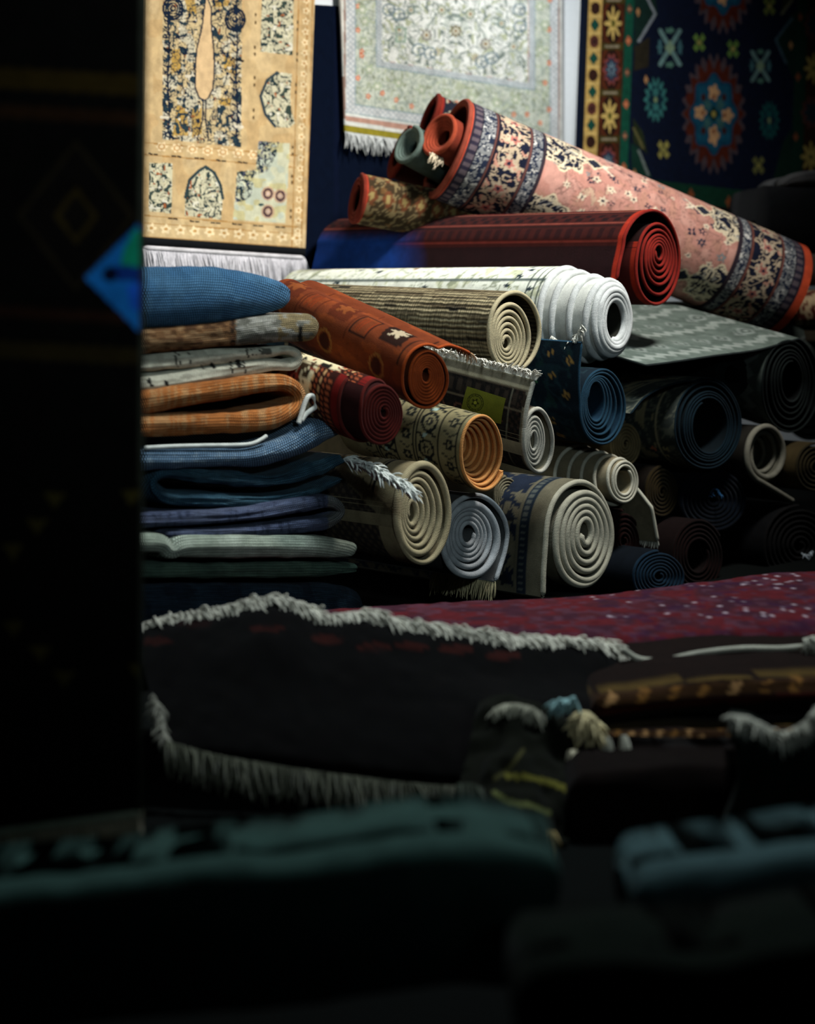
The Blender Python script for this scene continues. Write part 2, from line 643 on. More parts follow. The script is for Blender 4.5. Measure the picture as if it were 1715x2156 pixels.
    if fringe:                              # yarns along the loose end
        f = dict(n=220, a0=0.0, a1=L * .8, len=.04, bend=(0, 0, -1), col=(215, 208, 192), rad=.0017, up=0.0, seed=seed)
        f.update(fringe)
        a_ = np.linspace(f['a0'], f['a1'], f['n'])
        roots = C0 + e1 * x[-1] + e2 * z[-1] + n * (tq[-1] - a_)[:, None]
        g = Grid()
        fringe_grid(g, roots, info['tdir'] + np.array([0, 0, f['up']]), f['len'], np.array(f['bend']), f['rad'], f['seed'], col=f['col'])
        g.build('fringe', M_YARN, root)
    return info


# ------------------------------------------------------------------ folded carpets
def fold(label, pts, d, depth=.8, col=(90, 90, 90), mat=None, name='folded_carpet', group='folded carpets in the stack',
         colf=None, front=1.0, wr=.004, seed=1, yaw=0.0, cat='rug', base=None):
    """cloth of some thickness that follows a line of pixels at depth d (x, y, thickness), fold edge towards the viewer"""
    K = smooth_path(pts, 400)
    y = math.radians(yaw)
    nrm = np.array([math.sin(y), -math.cos(y), 0])
    mid = P(500, 900, d) if yaw else P(K[len(K) // 2, 0], K[len(K) // 2, 1], d)
    w = on_plane(K[:, 0], K[:, 1], mid, nrm)
    e1 = np.array([math.cos(y), math.sin(y), 0])
    x, z = (w - mid) @ e1, w[:, 2]
    T = K[:, 2] * w[:, 1] / FPX * (.95 if yaw else 1)
    L = np.sum(np.hypot(np.diff(x), np.diff(z)))
    n = max(40, int(L / .005))
    R = resample(np.stack([x, z, T], -1), n)
    x, z, T = R.T
    s = np.concatenate([[0], np.cumsum(np.hypot(np.diff(x), np.diff(z)))])
    e = np.minimum(T * .5, .03)
    dist = np.minimum(s, s[-1] - s)
    cap = np.sqrt(np.clip(1 - (1 - np.clip(dist / e, 0, 1)) ** 2, 0.002, 1))
    T = T * cap
    tx, tz = np.gradient(x), np.gradient(z)
    l = np.hypot(tx, tz) + 1e-9
    nx, nz = -tz / l, tx / l
    th = np.linspace(math.pi / 2, -math.pi / 2, 22)
    bk = np.array([depth, depth * .6, depth * .3, .14, .07, .03])
    pa = np.concatenate([np.ones(6), np.sin(th), -np.ones(6)])
    pd = np.concatenate([bk, -np.cos(th) * front, bk[::-1]])
    isf = np.concatenate([np.zeros(6), np.ones(22), np.zeros(6)])
    D = np.where(isf[None] > 0, pd[None] * T[:, None] * .5, pd[None])
    off = pa[None] * T[:, None] * .5
    w1 = (vnoise(s[:, None] * 9 + 0 * D, D * 6 + pa[None] * 2, seed) - .5) * wr * 2
    w2 = (vnoise(s[:, None] * 30 + 0 * D, D * 20 + pa[None] * 3, seed + 3) - .5) * wr
    off = off + (w1 + w2) * cap[:, None] * np.sign(pa)[None] * np.abs(pa)[None]
    D = D + w1 * isf[None] * 1.2
    px = x[:, None] + nx[:, None] * off
    pz = z[:, None] + nz[:, None] * off
    pos = mid * np.array([1, 1, 0]) + px[..., None] * e1 - D[..., None] * nrm + pz[..., None] * np.array([0, 0, 1])
    sd = np.concatenate([np.zeros((len(s), 1)), np.cumsum(np.hypot(np.diff(D, axis=1), np.diff(off, axis=1)), axis=1)], axis=1)
    S = np.broadcast_to(s[:, None], D.shape)
    PX, PY = project(pos)
    c = colf(S, sd, PX, PY) if colf else np.tile(s2l(col), D.shape + (1,))
    root = thing(name, label, cat, np.array([pos[..., 0].mean(), pos[..., 1].mean(), pos[..., 2].min()]), group)
    g = Grid()
    g.add(pos, c, np.stack([S, sd], -1), wrap_v=True)
    g.build('folded_cloth', mat or M_KNIT, root)
    return dict(root=root, d=d, nrm=nrm, mid=mid, x=x, z=z, T=T)


def cord(root, pts, d, rad, col, name='selvedge', mat=None, n=160, yaw=0, dd=None):
    """a cord through pixels at depth d (or one depth per point)"""
    if d is None:                          # along the front of the folded stack
        dd = [3.74 / (1 - (a - W / 2) / FPX) for a, b in pts]
    if dd is None:
        K = smooth_path([(a, b, d) for a, b in pts], n)
    else:
        K = smooth_path([(a, b, c) for (a, b), c in zip(pts, dd)], n)
    p = P(K[:, 0], K[:, 1], K[:, 2])
    g = Grid()
    tube_grid(g, p, rad, col, 8, (0.1, -1, .05))
    return g.build(name, mat or M_CORD, root)


def quilt(name, label, rows, th, colf=None, col=(40, 20, 20), mat=None, nu=160, nv=60, group=None, wr=.004, seed=1, cat='rug', part='carpet_sheet', nofall=False):
    """a thick limp sheet through rows of (px, py, depth)"""
    R = np.array([smooth_path(r, nu)[:, :3] for r in rows])
    pos = P(R[..., 0], R[..., 1], R[..., 2])
    m = len(rows)
    out = []
    for i in range(nu):
        out.append(_cr(pos[:, i], nv))
    pos = np.array(out)
    du, dv = np.gradient(pos, axis=0), np.gradient(pos, axis=1)
    nr = np.cross(du, dv)
    nr /= np.linalg.norm(nr, axis=2)[..., None] + 1e-12
    u, v = np.meshgrid(np.arange(nu) / nu, np.arange(nv) / nv, indexing='ij')
    U = np.cumsum(np.linalg.norm(du, axis=2), axis=0)
    V = np.cumsum(np.linalg.norm(dv, axis=2), axis=1)
    if nr[nu // 2, nv // 3] @ (np.array([0, 0, CAMZ]) - pos[nu // 2, nv // 3]) < 0:
        nr = -nr
    nz = (vnoise(U * 12, V * 12, seed) - .5) * 2 * wr + (vnoise(U * 40, V * 40, seed + 1) - .5) * wr
    top = pos + nr * nz[..., None]
    bot = pos - nr * th
    PX, PY = project(top)
    c = colf(U, V, PX, PY) if colf else np.tile(s2l(col), (nu, nv, 1))
    root = thing(name, label, cat, np.array([pos[..., 0].mean(), pos[..., 1].mean(), bot[..., 2].min()]), group)
    g = Grid()
    loop = np.concatenate([top, bot[:, ::-1]], axis=1)
    cc = np.concatenate([c, c[:, ::-1]], axis=1)
    wv = np.stack([np.concatenate([U, U[:, ::-1]], 1), np.concatenate([V, V[:, ::-1]], 1)], -1)
    for k in (0, -1):
        e = .5 * (top[k] + bot[k])
        ee = np.concatenate([e, e[::-1]])[None]
        loop = np.concatenate([ee, loop] if k == 0 else [loop, ee])
        cc = np.concatenate([cc[:1], cc] if k == 0 else [cc, cc[-1:]])
        wv = np.concatenate([wv[:1], wv] if k == 0 else [wv, wv[-1:]])
    g.add(loop, cc, wv, wrap_v=True)
    g.build(part, mat or M_PILE, root)
    return dict(root=root, top=top)


def _cr(p, n):
    if len(p) == 2:
        t = np.linspace(0, 1, n)[:, None]
        return p[0] * (1 - t) + p[1] * t
    q = np.vstack([2 * p[0] - p[1], p, 2 * p[-1] - p[-2]])
    out = []
    for i in range(1, len(q) - 2):
        t = np.linspace(0, 1, 16, endpoint=False)[:, None]
        a, b, c, d = q[i - 1], q[i], q[i + 1], q[i + 2]
        out.append(0.5 * (2 * b + (c - a) * t + (2 * a - 5 * b + 4 * c - d) * t ** 2 + (3 * b - a - 3 * c + d) * t ** 3))
    out.append(q[-2][None])
    return resample(np.vstack(out), n, 3)


def fringe_px(root, pts, dirpx, length, d=None, dd=None, n=300, rad=.0018, col=(200, 195, 182), seed=1, bend=(0, 0, -1), jit=.25, name='fringe', lj=.35, toward=0.0, var=.3):
    """yarns rooted along pixels, leaving in a picture direction (dx, dy up) and towards the viewer by toward"""
    K = smooth_path([(a, b, c) for (a, b), c in zip(pts, dd if dd is not None else [d] * len(pts))], n)
    p = P(K[:, 0], K[:, 1], K[:, 2])
    dv = np.array([dirpx[0], -toward, dirpx[1]], float)
    dv /= np.linalg.norm(dv) + 1e-9
    g = Grid()
    fringe_grid(g, p, dv, length, bend, rad, seed, jit, col, lj, var)
    return g.build(name, M_YARN, root)


# ------------------------------------------------------------------ hanging carpets
def hang(name, label, corners, off, th, nu, nv, paint, mat, base=(200, 200, 200), plane=None, group=None, bulge=0.0, seed=1, sheet='woven_field'):
    """cloth on a plane through picture corners tl, tr, br, bl; paint draws its design"""
    pn, pp = plane if plane else (WALL_N, WALL_P)
    pp = pp + pn * off
    tl, tr, br, bl = (on_plane(a, b, pp, pn) for a, b in corners)
    u = np.linspace(0, 1, nu)[:, None, None]
    v = np.linspace(0, 1, nv)[None, :, None]
    pos = (tl * (1 - u) + tr * u) * (1 - v) + (bl * (1 - u) + br * u) * v
    PX, PY = project(pos)
    c = paint(PX, PY)
    uu, vv = np.broadcast_arrays(u[..., 0], v[..., 0])
    wav = bulge * (np.sin(uu * 9 + seed) * .6 + (vnoise(uu * 4, vv * 3, seed) - .5)) * (.3 + .7 * vv)
    pos = pos + pn * wav[..., None]
    wu = np.linalg.norm(tr - tl) * uu
    wvv = np.linalg.norm(bl - tl) * vv
    root = thing(name, label, 'rug', .5 * (bl + br), group)
    g = Grid()
    front = pos + pn * th / 2
    backp = pos - pn * th / 2
    loop = np.concatenate([front, backp[:, ::-1]], 1)
    cc = np.concatenate([c, c[:, ::-1] * .8], 1)
    wv = np.stack([np.concatenate([wu, wu[:, ::-1]], 1), np.concatenate([wvv, wvv[:, ::-1]], 1)], -1)
    for k in (0, -1):
        e = .5 * (front[k] + backp[k])
        ee = np.concatenate([e, e[::-1]])[None]
        loop = np.concatenate([ee, loop] if k == 0 else [loop, ee])
        cc = np.concatenate([cc[:1], cc] if k == 0 else [cc, cc[-1:]])
        wv = np.concatenate([wv[:1], wv] if k == 0 else [wv, wv[-1:]])
    g.add(loop, cc, wv, wrap_v=True)
    g.build(sheet, mat, root)
    return dict(root=root, plane=(pn, pp), bl=pos[0, -1], br=pos[-1, -1], pos=pos)

# ------------------------------------------------------------------ designs of the hanging carpets (drawn at picture coordinates of the cloth)
NAVY = (22, 34, 52)


def paint_yellow(PX, PY):
    p = Paint(PX, PY, (206, 178, 130))
    z = lambda a, b: (300 + a * .2597, b * .2597)
    rnd = random.Random(3)
    all_ = np.ones(p.x.size, bool)
    # soft worn tone changes of the ground
    n = vnoise(p.x / 26, p.y / 40, 2)
    p.put(n > .62, (214, 188, 142), .6)
    p.put(n < .3, (196, 160, 108), .45)
    p.rect(0, -900, 700, 2, (206, 178, 130), .3)
    # border lines
    for zx in (1270, 1345, 1385):
        a, b = z(zx, -1500), z(zx - 70, 2020)
        p.line([(a[0] + 6, a[1]), b], 2.2, (170, 124, 66))
    for zy, sl in ((1165, .085), (1262, .085), (1755, .075), (1815, .072), (1925, .07)):
        p.line([z(0, zy - 8), z(1250, zy + 1250 * sl - 8)], 2.0, (172, 128, 70))
    for k in range(-6, 24):
        cx, cy = z(1315 - k * 3.2, 90 + k * 85)
        p.flower(cx, cy, 8, 8, 5, (236, 214, 170), .4, k)
        p.ell(cx, cy, 2.6, 2.6, (188, 140, 80))
    for k in range(12):
        cx, cy = z(60 + k * 118, 1850 + k * 8)
        p.flower(cx, cy, 12, 11, 5, (238, 216, 172), .4, k)
        p.ell(cx, cy, 4, 3, (190, 145, 84))
    for k in range(7):
        cx, cy = z(145 + k * 124, 1190 + k * 11)
        p.flower(cx, cy, 13, 11, 6, (240, 216, 172), .35, k)
        p.ring(cx, cy, 6, 5, .25, (196, 150, 90))
    # little paired dashes
    for (a, b) in [(75, 1250), (265, 1270), (450, 1285), (625, 1303), (800, 1318), (235, 1775), (410, 1795), (580, 1807), (755, 1818), (925, 1830), (1105, 1843)]:
        x, y = z(a, b)
        p.line([(x - 9, y - 1), (x - 2, y)], 3.2, (40, 38, 36))
        p.line([(x + 2, y), (x + 9, y + 1)], 3.2, (40, 38, 36))
    for (a, b) in [(1205, 1195), (1205, 1250), (1200, 1430), (1200, 1480), (1190, 1710), (1190, 1760), (1232, 690), (1230, 750), (1245, 180), (1245, 240), (1243, 440), (1241, 490),
                   (905, 120), (905, 185), (900, 385), (900, 440), (897, 630), (896, 690), (890, 895), (888, 955), (1247, -40), (906, -70), (906, -130)]:
        x, y = z(a, b)
        p.ell(x, y, 2.2, 4, (92, 72, 46))
    # central panel
    pan = p.poly([z(165, -2200), z(800, -2200), z(790, 1195), z(150, 1130)], (208, 186, 140))
    p.put(pan & (vnoise(p.x / 18, p.y / 24, 9) > .58), (206, 200, 176), .8)
    for poly in ([(225, 400), (290, 400), (300, 560), (225, 600)], [(650, 440), (740, 470), (740, 620), (650, 560)], [(270, 850), (350, 870), (360, 1100), (230, 1100)],
                 [(385, 880), (465, 880), (470, 1080), (390, 1120)], [(610, 800), (710, 800), (700, 860), (610, 850)], [(330, -10), (410, -10), (430, 110), (360, 120)], [(560, 0), (700, 0), (690, 50), (560, 60)]):
        p.poly([z(*q) for q in poly], (190, 150, 62), .85)
    p.vines(pan, 19, 11, NAVY, (44, 62, 68), .040)
    p.vines(pan, 12, 14, (40, 58, 66), None, .035)
    p.put(pan & (vnoise(p.x / 7, p.y / 9, 21) > .90), (224, 214, 190))
    p.put(pan & (vnoise(p.x / 9, p.y / 8, 29) > .93), (150, 92, 52))
    # side columns of the panel
    for zx in (200, 752):
        pts = [z(zx + 6 * math.sin(k * .7), -300 + k * 60) for k in range(24)]
        p.line(pts, 3.4, NAVY)
        for k in range(-5, 18):
            a = z(zx, 60 + k * 62)
            p.line([a, (a[0] - 9, a[1] - 7)], 3, NAVY)
            p.line([a, (a[0] + 5, a[1] - 8)], 3, NAVY)
    for cx, cy in ((235, 70), (740, 160), (235, -260), (740, -250)):
        for r in (5, 10, 15, 20):
            x, y = z(cx, cy)
            p.ring(x, y, r, r * 1.15, .12 if r > 8 else .3, NAVY)
    # plain tear shaped trunk
    tear = [(505, -30), (545, 60), (548, 230), (566, 400), (572, 560), (560, 720), (520, 800), (490, 815), (450, 795), (418, 720), (415, 560), (428, 400), (470, 230), (490, 60)]
    p.poly([z(*q) for q in tear], (218, 186, 140))
    p.line([z(*q) for q in tear + tear[:1]], 3.0, NAVY)
    p.line([z(478, 815), z(475, 980), z(430, 1140)], 3, NAVY)
    p.line([z(500, 815), z(500, 980), z(525, 1140)], 3, NAVY)
    for a in ((190, 400), (775, 488)):
        x, y = z(*a)
        p.line([(x - 7, y - 1), (x + 7, y + 2)], 5, (24, 30, 36))
    for a in ((165, 950), (765, 1025)):
        x, y = z(*a)
        p.line([(x - 6, y), (x + 8, y + 1)], 6, (226, 216, 192))
    # floral squares and arches down the side and along the foot
    def panel(poly, seed, base=(210, 204, 172), sc=15, rim=True):
        q = [z(*t) for t in poly]
        m = p.poly(q, base)
        p.vines(m, sc, seed, (38, 56, 60), (60, 74, 66), .045)
        p.put(m & (vnoise(p.x / 6, p.y / 6, seed + 4) > .86), (36, 54, 50))
        p.put(m & (vnoise(p.x / 8, p.y / 7, seed + 7) > .90), (168, 98, 58))
        p.put(m & (vnoise(p.x / 8, p.y / 7, seed + 8) > .86), (228, 224, 204))
        return m
    panel([(955, -60), (1215, -40), (1205, 450), (945, 420)], 31)
    panel([(960, -700), (1225, -680), (1220, -200), (955, -220)], 37)
    a1 = [(1080, 585), (1200, 600), (1185, 760), (1195, 900), (1225, 1000), (1180, 1035), (1060, 1030), (985, 940), (940, 780), (985, 660)]
    panel(a1, 41)
    p.line([z(*q) for q in [(1080, 590), (1000, 650), (945, 780), (985, 930), (1065, 1025)]], 6, (52, 66, 72))
    panel([(40, 1320), (235, 1325), (222, 1730), (40, 1715)], 51)
    a2 = [(330, 1750), (335, 1600), (370, 1460), (440, 1390), (500, 1352), (570, 1400), (620, 1500), (640, 1610), (625, 1780)]
    panel(a2, 61)
    p.line([z(*q) for q in a2[1:-1]], 6, (44, 62, 66))
    # light corner piece with a leafy edge and round flowers
    cn = [(930, 1145), (1185, 1165), (1165, 1500), (1145, 1810), (722, 1780), (735, 1640), (755, 1390), (905, 1380)]
    m = p.poly([z(*q) for q in cn], (206, 206, 176))
    p.put(m & (vnoise(p.x / 14, p.y / 16, 71) > .55), (186, 196, 180), .7)
    p.put(m & (vnoise(p.x / 17, p.y / 12, 72) > .66), (198, 186, 126), .7)
    edge = p.inside([z(*q) for q in [(930, 1145), (1100, 1150), (1060, 1290), (1000, 1390), (890, 1420), (870, 1600), (735, 1660), (755, 1390), (905, 1380)]])
    p.vines(edge, 10, 75, (34, 50, 58), (90, 88, 110), .10)
    for (a, b) in ((1005, 1570), (1105, 1590), (1005, 1715)):
        x, y = z(a, b)
        p.ell(x, y, 14, 15, (196, 158, 128), .8)
        p.ring(x, y, 8, 9, .3, (82, 58, 62))
        p.ell(x, y, 3, 3, (206, 180, 170))
    x, y = z(950, 1660)
    p.ell(x, y, 6, 3, (40, 70, 72))
    return p.out()


def paint_white(PX, PY):
    p = Paint(PX, PY, (226, 228, 220))
    z = lambda a, b: (640 + a * .35, b * .35)
    sk = lambda x: (x - 720) * .15               # the rows run a little downhill

    n = vnoise(p.x / 12, p.y / 12, 3)
    p.put(n > .55, (204, 208, 200), .6)
    allm = np.ones(p.x.size, bool)
    yy = p.y - (p.x - 720) * .15
    fieldm = (p.x > 800) & (p.x < 1108) & (yy < 116)
    bord = (p.x > 745) & (p.x < 1155) & (yy < 217) & ~((p.x > 788) & (p.x < 1122) & (yy < 128))
    # wide border
    p.put(bord, (206, 212, 196))
    p.vines(bord, 13, 5, (160, 172, 160), (190, 198, 170), .08, .8)
    p.put(bord & (vnoise(p.x / 6, p.y / 6, 8) > .8), (150, 160, 132), .8)
    # grey guard stripes
    gs = ((p.x > 725) & (p.x < 744) & (yy < 236)) | ((p.x > 1156) & (p.x < 1172)) | ((yy > 217) & (yy < 236) & (p.x > 725))
    p.put(gs, (192, 198, 200))
    p.put(gs & (np.sin(p.y * .55) * np.sin(p.x * .55) > .2), (222, 224, 220))
    g2 = ((p.x > 788) & (p.x < 803) & (yy < 130)) | ((p.x > 1106) & (p.x < 1122) & (yy < 130)) | ((yy > 117) & (yy < 130) & (p.x > 788) & (p.x < 1122))
    p.put(g2, (200, 206, 206))
    p.put(g2 & (np.sin(p.x * .75) * np.sin(p.y * .75) > .1), (168, 178, 180))
    # lines
    for x0 in (744, 788, 1122, 1155):
        p.put((np.abs(p.x - x0) < 1.1) & (yy < (130 if 745 < x0 < 1150 else 217)), (158, 174, 178))
    for y0, xa, xb in ((130, 788, 1122), (217, 744, 1160), (236, 722, 1180)):
        p.put((np.abs(yy - y0) < 1.2) & (p.x > xa) & (p.x < xb), (150, 170, 172))
    # pinkish brown lines
    rl = ((np.abs(p.x - 803) < 2.4) & (yy < 116)) | ((np.abs(p.x - 1107) < 2.4) & (yy < 116)) | ((np.abs(yy - 114) < 2.4) & (p.x > 803) & (p.x < 1107))
    p.put(rl, (196, 150, 138))
    p.put(((np.abs(p.x - 722) < 2) | (np.abs(p.x - 1174) < 1.6)) & (yy < 250), (160, 132, 118))
    p.put((yy > 243) & (yy < 254) & (p.x > 724), (190, 148, 130))
    p.put(p.x < 718, (226, 222, 210))
    p.put(p.x > 1176, (216, 218, 212))
    # field of scrolls and blossoms, mirrored about its middle
    i = np.nonzero(fieldm)[0]
    cxm = 957
    mx = np.abs(p.x - cxm)
    l, b = scroll(mx[i], yy[i] - 20, 15, 12, .06)
    p.c[i] = s2l((234, 236, 228))
    p.c[i[vnoise(mx[i] / 14, yy[i] / 14, 15) > .68]] = s2l((206, 212, 202))
    p.c[i[l]] = s2l((134, 146, 138))
    p.c[i[b]] = s2l((182, 188, 158))
    for dx, dy, r, c1 in ((0, 60, 13, (132, 124, 98)), (62, 78, 13, (150, 148, 140)), (30, 20, 12, (150, 160, 140)), (95, 30, 10, (120, 140, 132)), (40, 110, 9, (170, 164, 120)),
                          (120, 75, 12, (160, 170, 160)), (0, -20, 14, (130, 120, 96)), (70, -40, 13, (150, 150, 136)), (110, -70, 12, (140, 150, 140)), (30, -75, 12, (160, 150, 120))):
        for sx in ((-1, 1) if dx else (1,)):
            cx, cy = cxm + sx * dx, dy + 5 + (sx * dx + 237) * .15 - 35
            p.flower(cx, cy, r, r * 1.1, 8, c1, .3)
            p.flower(cx, cy, r * .6, r * .66, 6, (212, 210, 190), .3)
            p.ell(cx, cy, r * .25, r * .25, (150, 120, 80))
    for a, b_ in ((680, 300), (750, 320), (1060, 375), (1120, 350), (500, 60), (560, 90), (1285, 60), (1290, 160)):
        x, y = z(a, b_)
        p.ring(x, y, 13, 12, .13, (132, 150, 156))
        p.ring(x + 6, y + 3, 6, 6, .25, (120, 136, 140))
    x, y = z(575, 205)
    p.line([(x - 10, y - 14), (x + 10, y - 12), (x + 8, y + 16), (x - 10, y + 17), (x - 10, y - 14)], 4, (150, 172, 152))
    # small coral blossoms of the border
    for a, b_ in ((312, 182), (335, 310), (335, 335), (312, 470), (375, 580), (460, 562), (545, 602), (1330, 690), (1250, 690), (1410, 740), (1465, 380), (1465, 660), (1440, 500), (910, 620),
                  (640, 640), (780, 640), (1050, 690), (1470, 0), (315, 40), (1465, 180)):
        x, y = z(a, b_)
        p.flower(x, y, 6, 7, 5, (214, 128, 96), .4)
        p.ell(x, y, 1.8, 1.8, (236, 214, 180))
    for a, b_ in ((340, 60), (355, 130), (345, 250), (380, 420), (430, 520), (560, 500), (700, 540), (850, 560), (1000, 590), (1150, 620), (1260, 600), (1410, 300), (1440, 150), (1410, 40)):
        x, y = z(a, b_)
        p.flower(x, y, 11, 12, 6, (176, 188, 160), .4)
        p.flower(x, y, 5, 5, 5, (222, 224, 206), .3)
    # olive end strip
    p.put(yy > 263, (150, 138, 44))
    return p.out()


def paint_blue(PX, PY):
    p = Paint(PX, PY, (5, 17, 42))
    Z = 3.33
    # straighten: X runs across, Y down, in zoomed picture units
    zx = (p.x - 1200) * Z
    zy = p.y * Z
    X = zx + .036 * zy
    rowY = zy - .17 * (zx - 300)
    bot = zy - .115 * (zx - 530)                  # lower edge
    # dark outer edge
    p.put(X < 118, (6, 14, 30))
    yb = (X > 118) & (X < 215)
    p.put(yb, (206, 168, 92))
    bb = (X > 222) & (X < 372)
    p.put(bb, (70, 34, 14))
    p.put((X >= 215) & (X <= 222), (60, 36, 20))
    gb = (X > 376) & (X < 438)
    p.put(gb, (16, 84, 62))
    p.put((X >= 372) & (X <= 376), (44, 34, 18))

    def at(a, b):
        return a - .036 * b, b

    def E(a, b, rx, ry, col, kind='ell', n=8, dp=.35):
        cx, cy = 1200 + a / Z, b / Z
        if kind == 'ell':
            p.ell(cx, cy, rx / Z, ry / Z, col)
        elif kind == 'dia':
            p.diamond(cx, cy, rx / Z, ry / Z, col)
        else:
            p.flower(cx, cy, rx / Z, ry / Z, n, col, dp)
    # yellow band: diamonds and discs in turn
    for k in range(-12, 10):
        b = 60 + k * 117
        a = 168 - .036 * b
        if k % 4 == 2:
            E(a, b, 33, 44, (92, 48, 40)); E(a, b, 16, 20, (56, 30, 26))
        elif k % 2:
            E(a, b, 33, 50, (16, 72, 58), 'dia')
        else:
            E(a, b, 34, 44, (52, 26, 18))
        p.put(yb & (np.abs(zy - (b + 58)) < 5), (222, 190, 116))
    # brown band: large rosettes
    for k in range(-4, 5):
        b = 165 + k * 325
        a = 296 - .036 * b
        E(a, b, 70, 165, (110, 46, 18)); E(a, b, 62, 150, (44, 20, 10))
        if k % 2 == 0:
            E(a, b, 62, 122, (220, 186, 104), 'fl', 8, .6); E(a, b, 15, 26, (120, 110, 40)); E(a, b, 6, 10, (40, 60, 30))
        else:
            E(a, b, 62, 118, (150, 72, 62), 'fl', 10, .25); E(a, b, 50, 96, (28, 48, 70), 'fl', 10, .3); E(a, b, 34, 60, (120, 140, 150), 'fl', 8, .65); E(a, b, 10, 16, (30, 40, 70))
    for k in range(-4, 5):
        b = 165 + k * 325 + 162
        a = 296 - .036 * b
        p.put(bb & (np.abs(zy - b) < 24), (74, 66, 22), .9)
        p.put(bb & (np.abs(zy - b) < 9) & (np.abs(X - 296) < 50), (150, 136, 110))
    for k in range(-4, 7):
        b = 65 + k * 222
        a = 407 - .036 * b
        c = (206, 106, 68) if k % 2 else (120, 80, 64)
        E(a, b, 20, 34, c, 'fl', 4, .25); E(a, b, 7, 10, (230, 160, 110))
    # field corners: green triangles with pale saw edges
    fm = X > 440
    for (q, colr) in (([(438, -200), (560, -200), (600, 100), (470, 290), (438, 330)], (18, 46, 38)), ([(438, 330), (545, 260), (540, 470), (438, 500)], (46, 40, 26)),
                      ([(430, 830), (500, 930), (530, 1080), (430, 1000)], (40, 50, 26)), ([(415, 1000), (470, 1040), (560, 1245), (420, 1245)], (18, 58, 44)),
                      ([(1480, -300), (1640, -300), (1560, -20), (1470, 110)], (44, 48, 28)), ([(1540, 100), (1600, 60), (1560, 560), (1500, 440), (1430, 280)], (12, 44, 34)),
                      ([(1540, 900), (1480, 1000), (1410, 1260), (1540, 1290)], (14, 46, 34))):
        p.poly([(1200 + a / Z, b / Z) for a, b in q], colr)
    for pts, c in (([(525, -20), (585, 100), (470, 290)], (150, 156, 160)), ([(1545, 0), (1470, 100)], (120, 118, 92)), ([(1545, 130), (1430, 280), (1500, 440)], (70, 96, 108)),
                   ([(435, 900), (500, 1040)], (110, 104, 60)), ([(470, 1060), (535, 1225)], (130, 140, 132))):
        p.line([(1200 + a / Z, b / Z) for a, b in pts], 5.5, c)
    for a, b in ((465, 85), (1535, 320), (440, 1215), (520, 560)):
        E(a, b, 14, 32, (206, 150, 96), 'fl', 4, .3)
    # crosses, blossoms, wreaths
    for a, b, s_ in ((688, 335, 1.0), (1322, 465, .85), (700, -380, 1), (1330, -260, .85)):
        c = (122, 158, 152)
        for dx, dy in ((68, 118), (68, -118)):
            p.line([(1200 + (a - dx * s_) / Z, (b - dy * s_) / Z), (1200 + (a + dx * s_) / Z, (b + dy * s_) / Z)], 9 * s_, c)
        for dx, dy in ((0, 120), (0, -120)):
            E(a + dx * s_, b + dy * s_, 34 * s_, 24 * s_, (96, 140, 120), 'fl', 5)
        for dx in (-70, 70):
            E(a + dx * s_, b - 4, 20 * s_, 60 * s_, (76, 120, 124), 'fl', 6)
        E(a, b, 34 * s_, 50 * s_, (150, 176, 140), 'fl', 4)
    for a, b, c in ((893, 300, (122, 158, 70)), (1130, 345, (110, 146, 66)), (643, 1050, (178, 166, 84)), (1308, 1160, (130, 128, 70)), (1385, 45, (120, 130, 60))):
        for dx, dy in ((-22, -34), (22, -34), (-22, 34), (22, 34)):
            E(a + dx, b + dy, 20, 30, c, 'fl', 4)
        E(a, b, 14, 20, (180, 170, 90))
    for a, b, s_, c in ((588, 700, 1.0, (62, 128, 122)), (1385, 845, .88, (22, 96, 92))):
        E(a, b, 84 * s_, 160 * s_, c, 'fl', 14, .28); E(a, b, 56 * s_, 112 * s_, (14, 46, 62), 'fl', 10, .25)
        E(a, b + 50 * s_, 26 * s_, 38 * s_, c, 'fl', 5); E(a, b - 50 * s_, 26 * s_, 38 * s_, c, 'fl', 5); E(a, b, 12, 20, (150, 170, 120))
    # great medallion
    for a, b in ((995, 800), (1060, -180)):
        E(a, b, 225, 425, (86, 70, 74), 'fl', 26, .14); E(a, b, 205, 390, (92, 34, 18), 'fl', 18, .2); E(a, b, 212, 300, (92, 34, 18), 'fl', 16, .18)
        E(a, b, 172, 292, (16, 76, 104), 'fl', 8, .16); E(a, b, 150, 262, (22, 92, 118), 'fl', 8, .2)
        for dx, dy, rx, ry in ((0, -150, 42, 62), (0, 150, 42, 78), (-95, -10, 46, 56), (95, 10, 46, 56)):
            E(a + dx, b + dy, rx, ry, (226, 172, 120), 'fl', 5, .3); E(a + dx * .8, b + dy * .8, 10, 18, (150, 80, 50))
        for dx, dy in ((-45, -65), (45, -65), (-45, 65), (45, 65)):
            E(a + dx, b + dy, 32, 48, (66, 112, 110), 'fl', 5); E(a + dx * 1.6, b + dy * 1.8, 16, 26, (70, 30, 24))
        E(a, b, 40, 56, (14, 58, 50), 'fl', 4); E(a, b, 16, 22, (190, 170, 84))
    # right border
    rb = X > 1600
    p.put((X > 1580) & (X < 1660), (14, 52, 38))
    p.put(X > 1660, (50, 28, 16))
    for k in range(-3, 5):
        b = 120 + k * 420
        E(1605 - .036 * b, b, 18, 34, (150, 84, 52), 'fl', 4)
    for k in range(-3, 5):
        b = 480 + k * 310
        a = 1715 - .036 * b
        if k % 2 == 0:
            E(a, b, 72, 112, (180, 158, 84), 'fl', 8, .55); E(a, b, 12, 18, (60, 70, 40))
        else:
            E(a, b, 84, 120, (90, 50, 44), 'fl', 10, .2); E(a, b, 64, 92, (26, 48, 58), 'fl', 8, .4)
    # lower border
    p.put((bot > 1258) & (X > 376), (14, 62, 42))
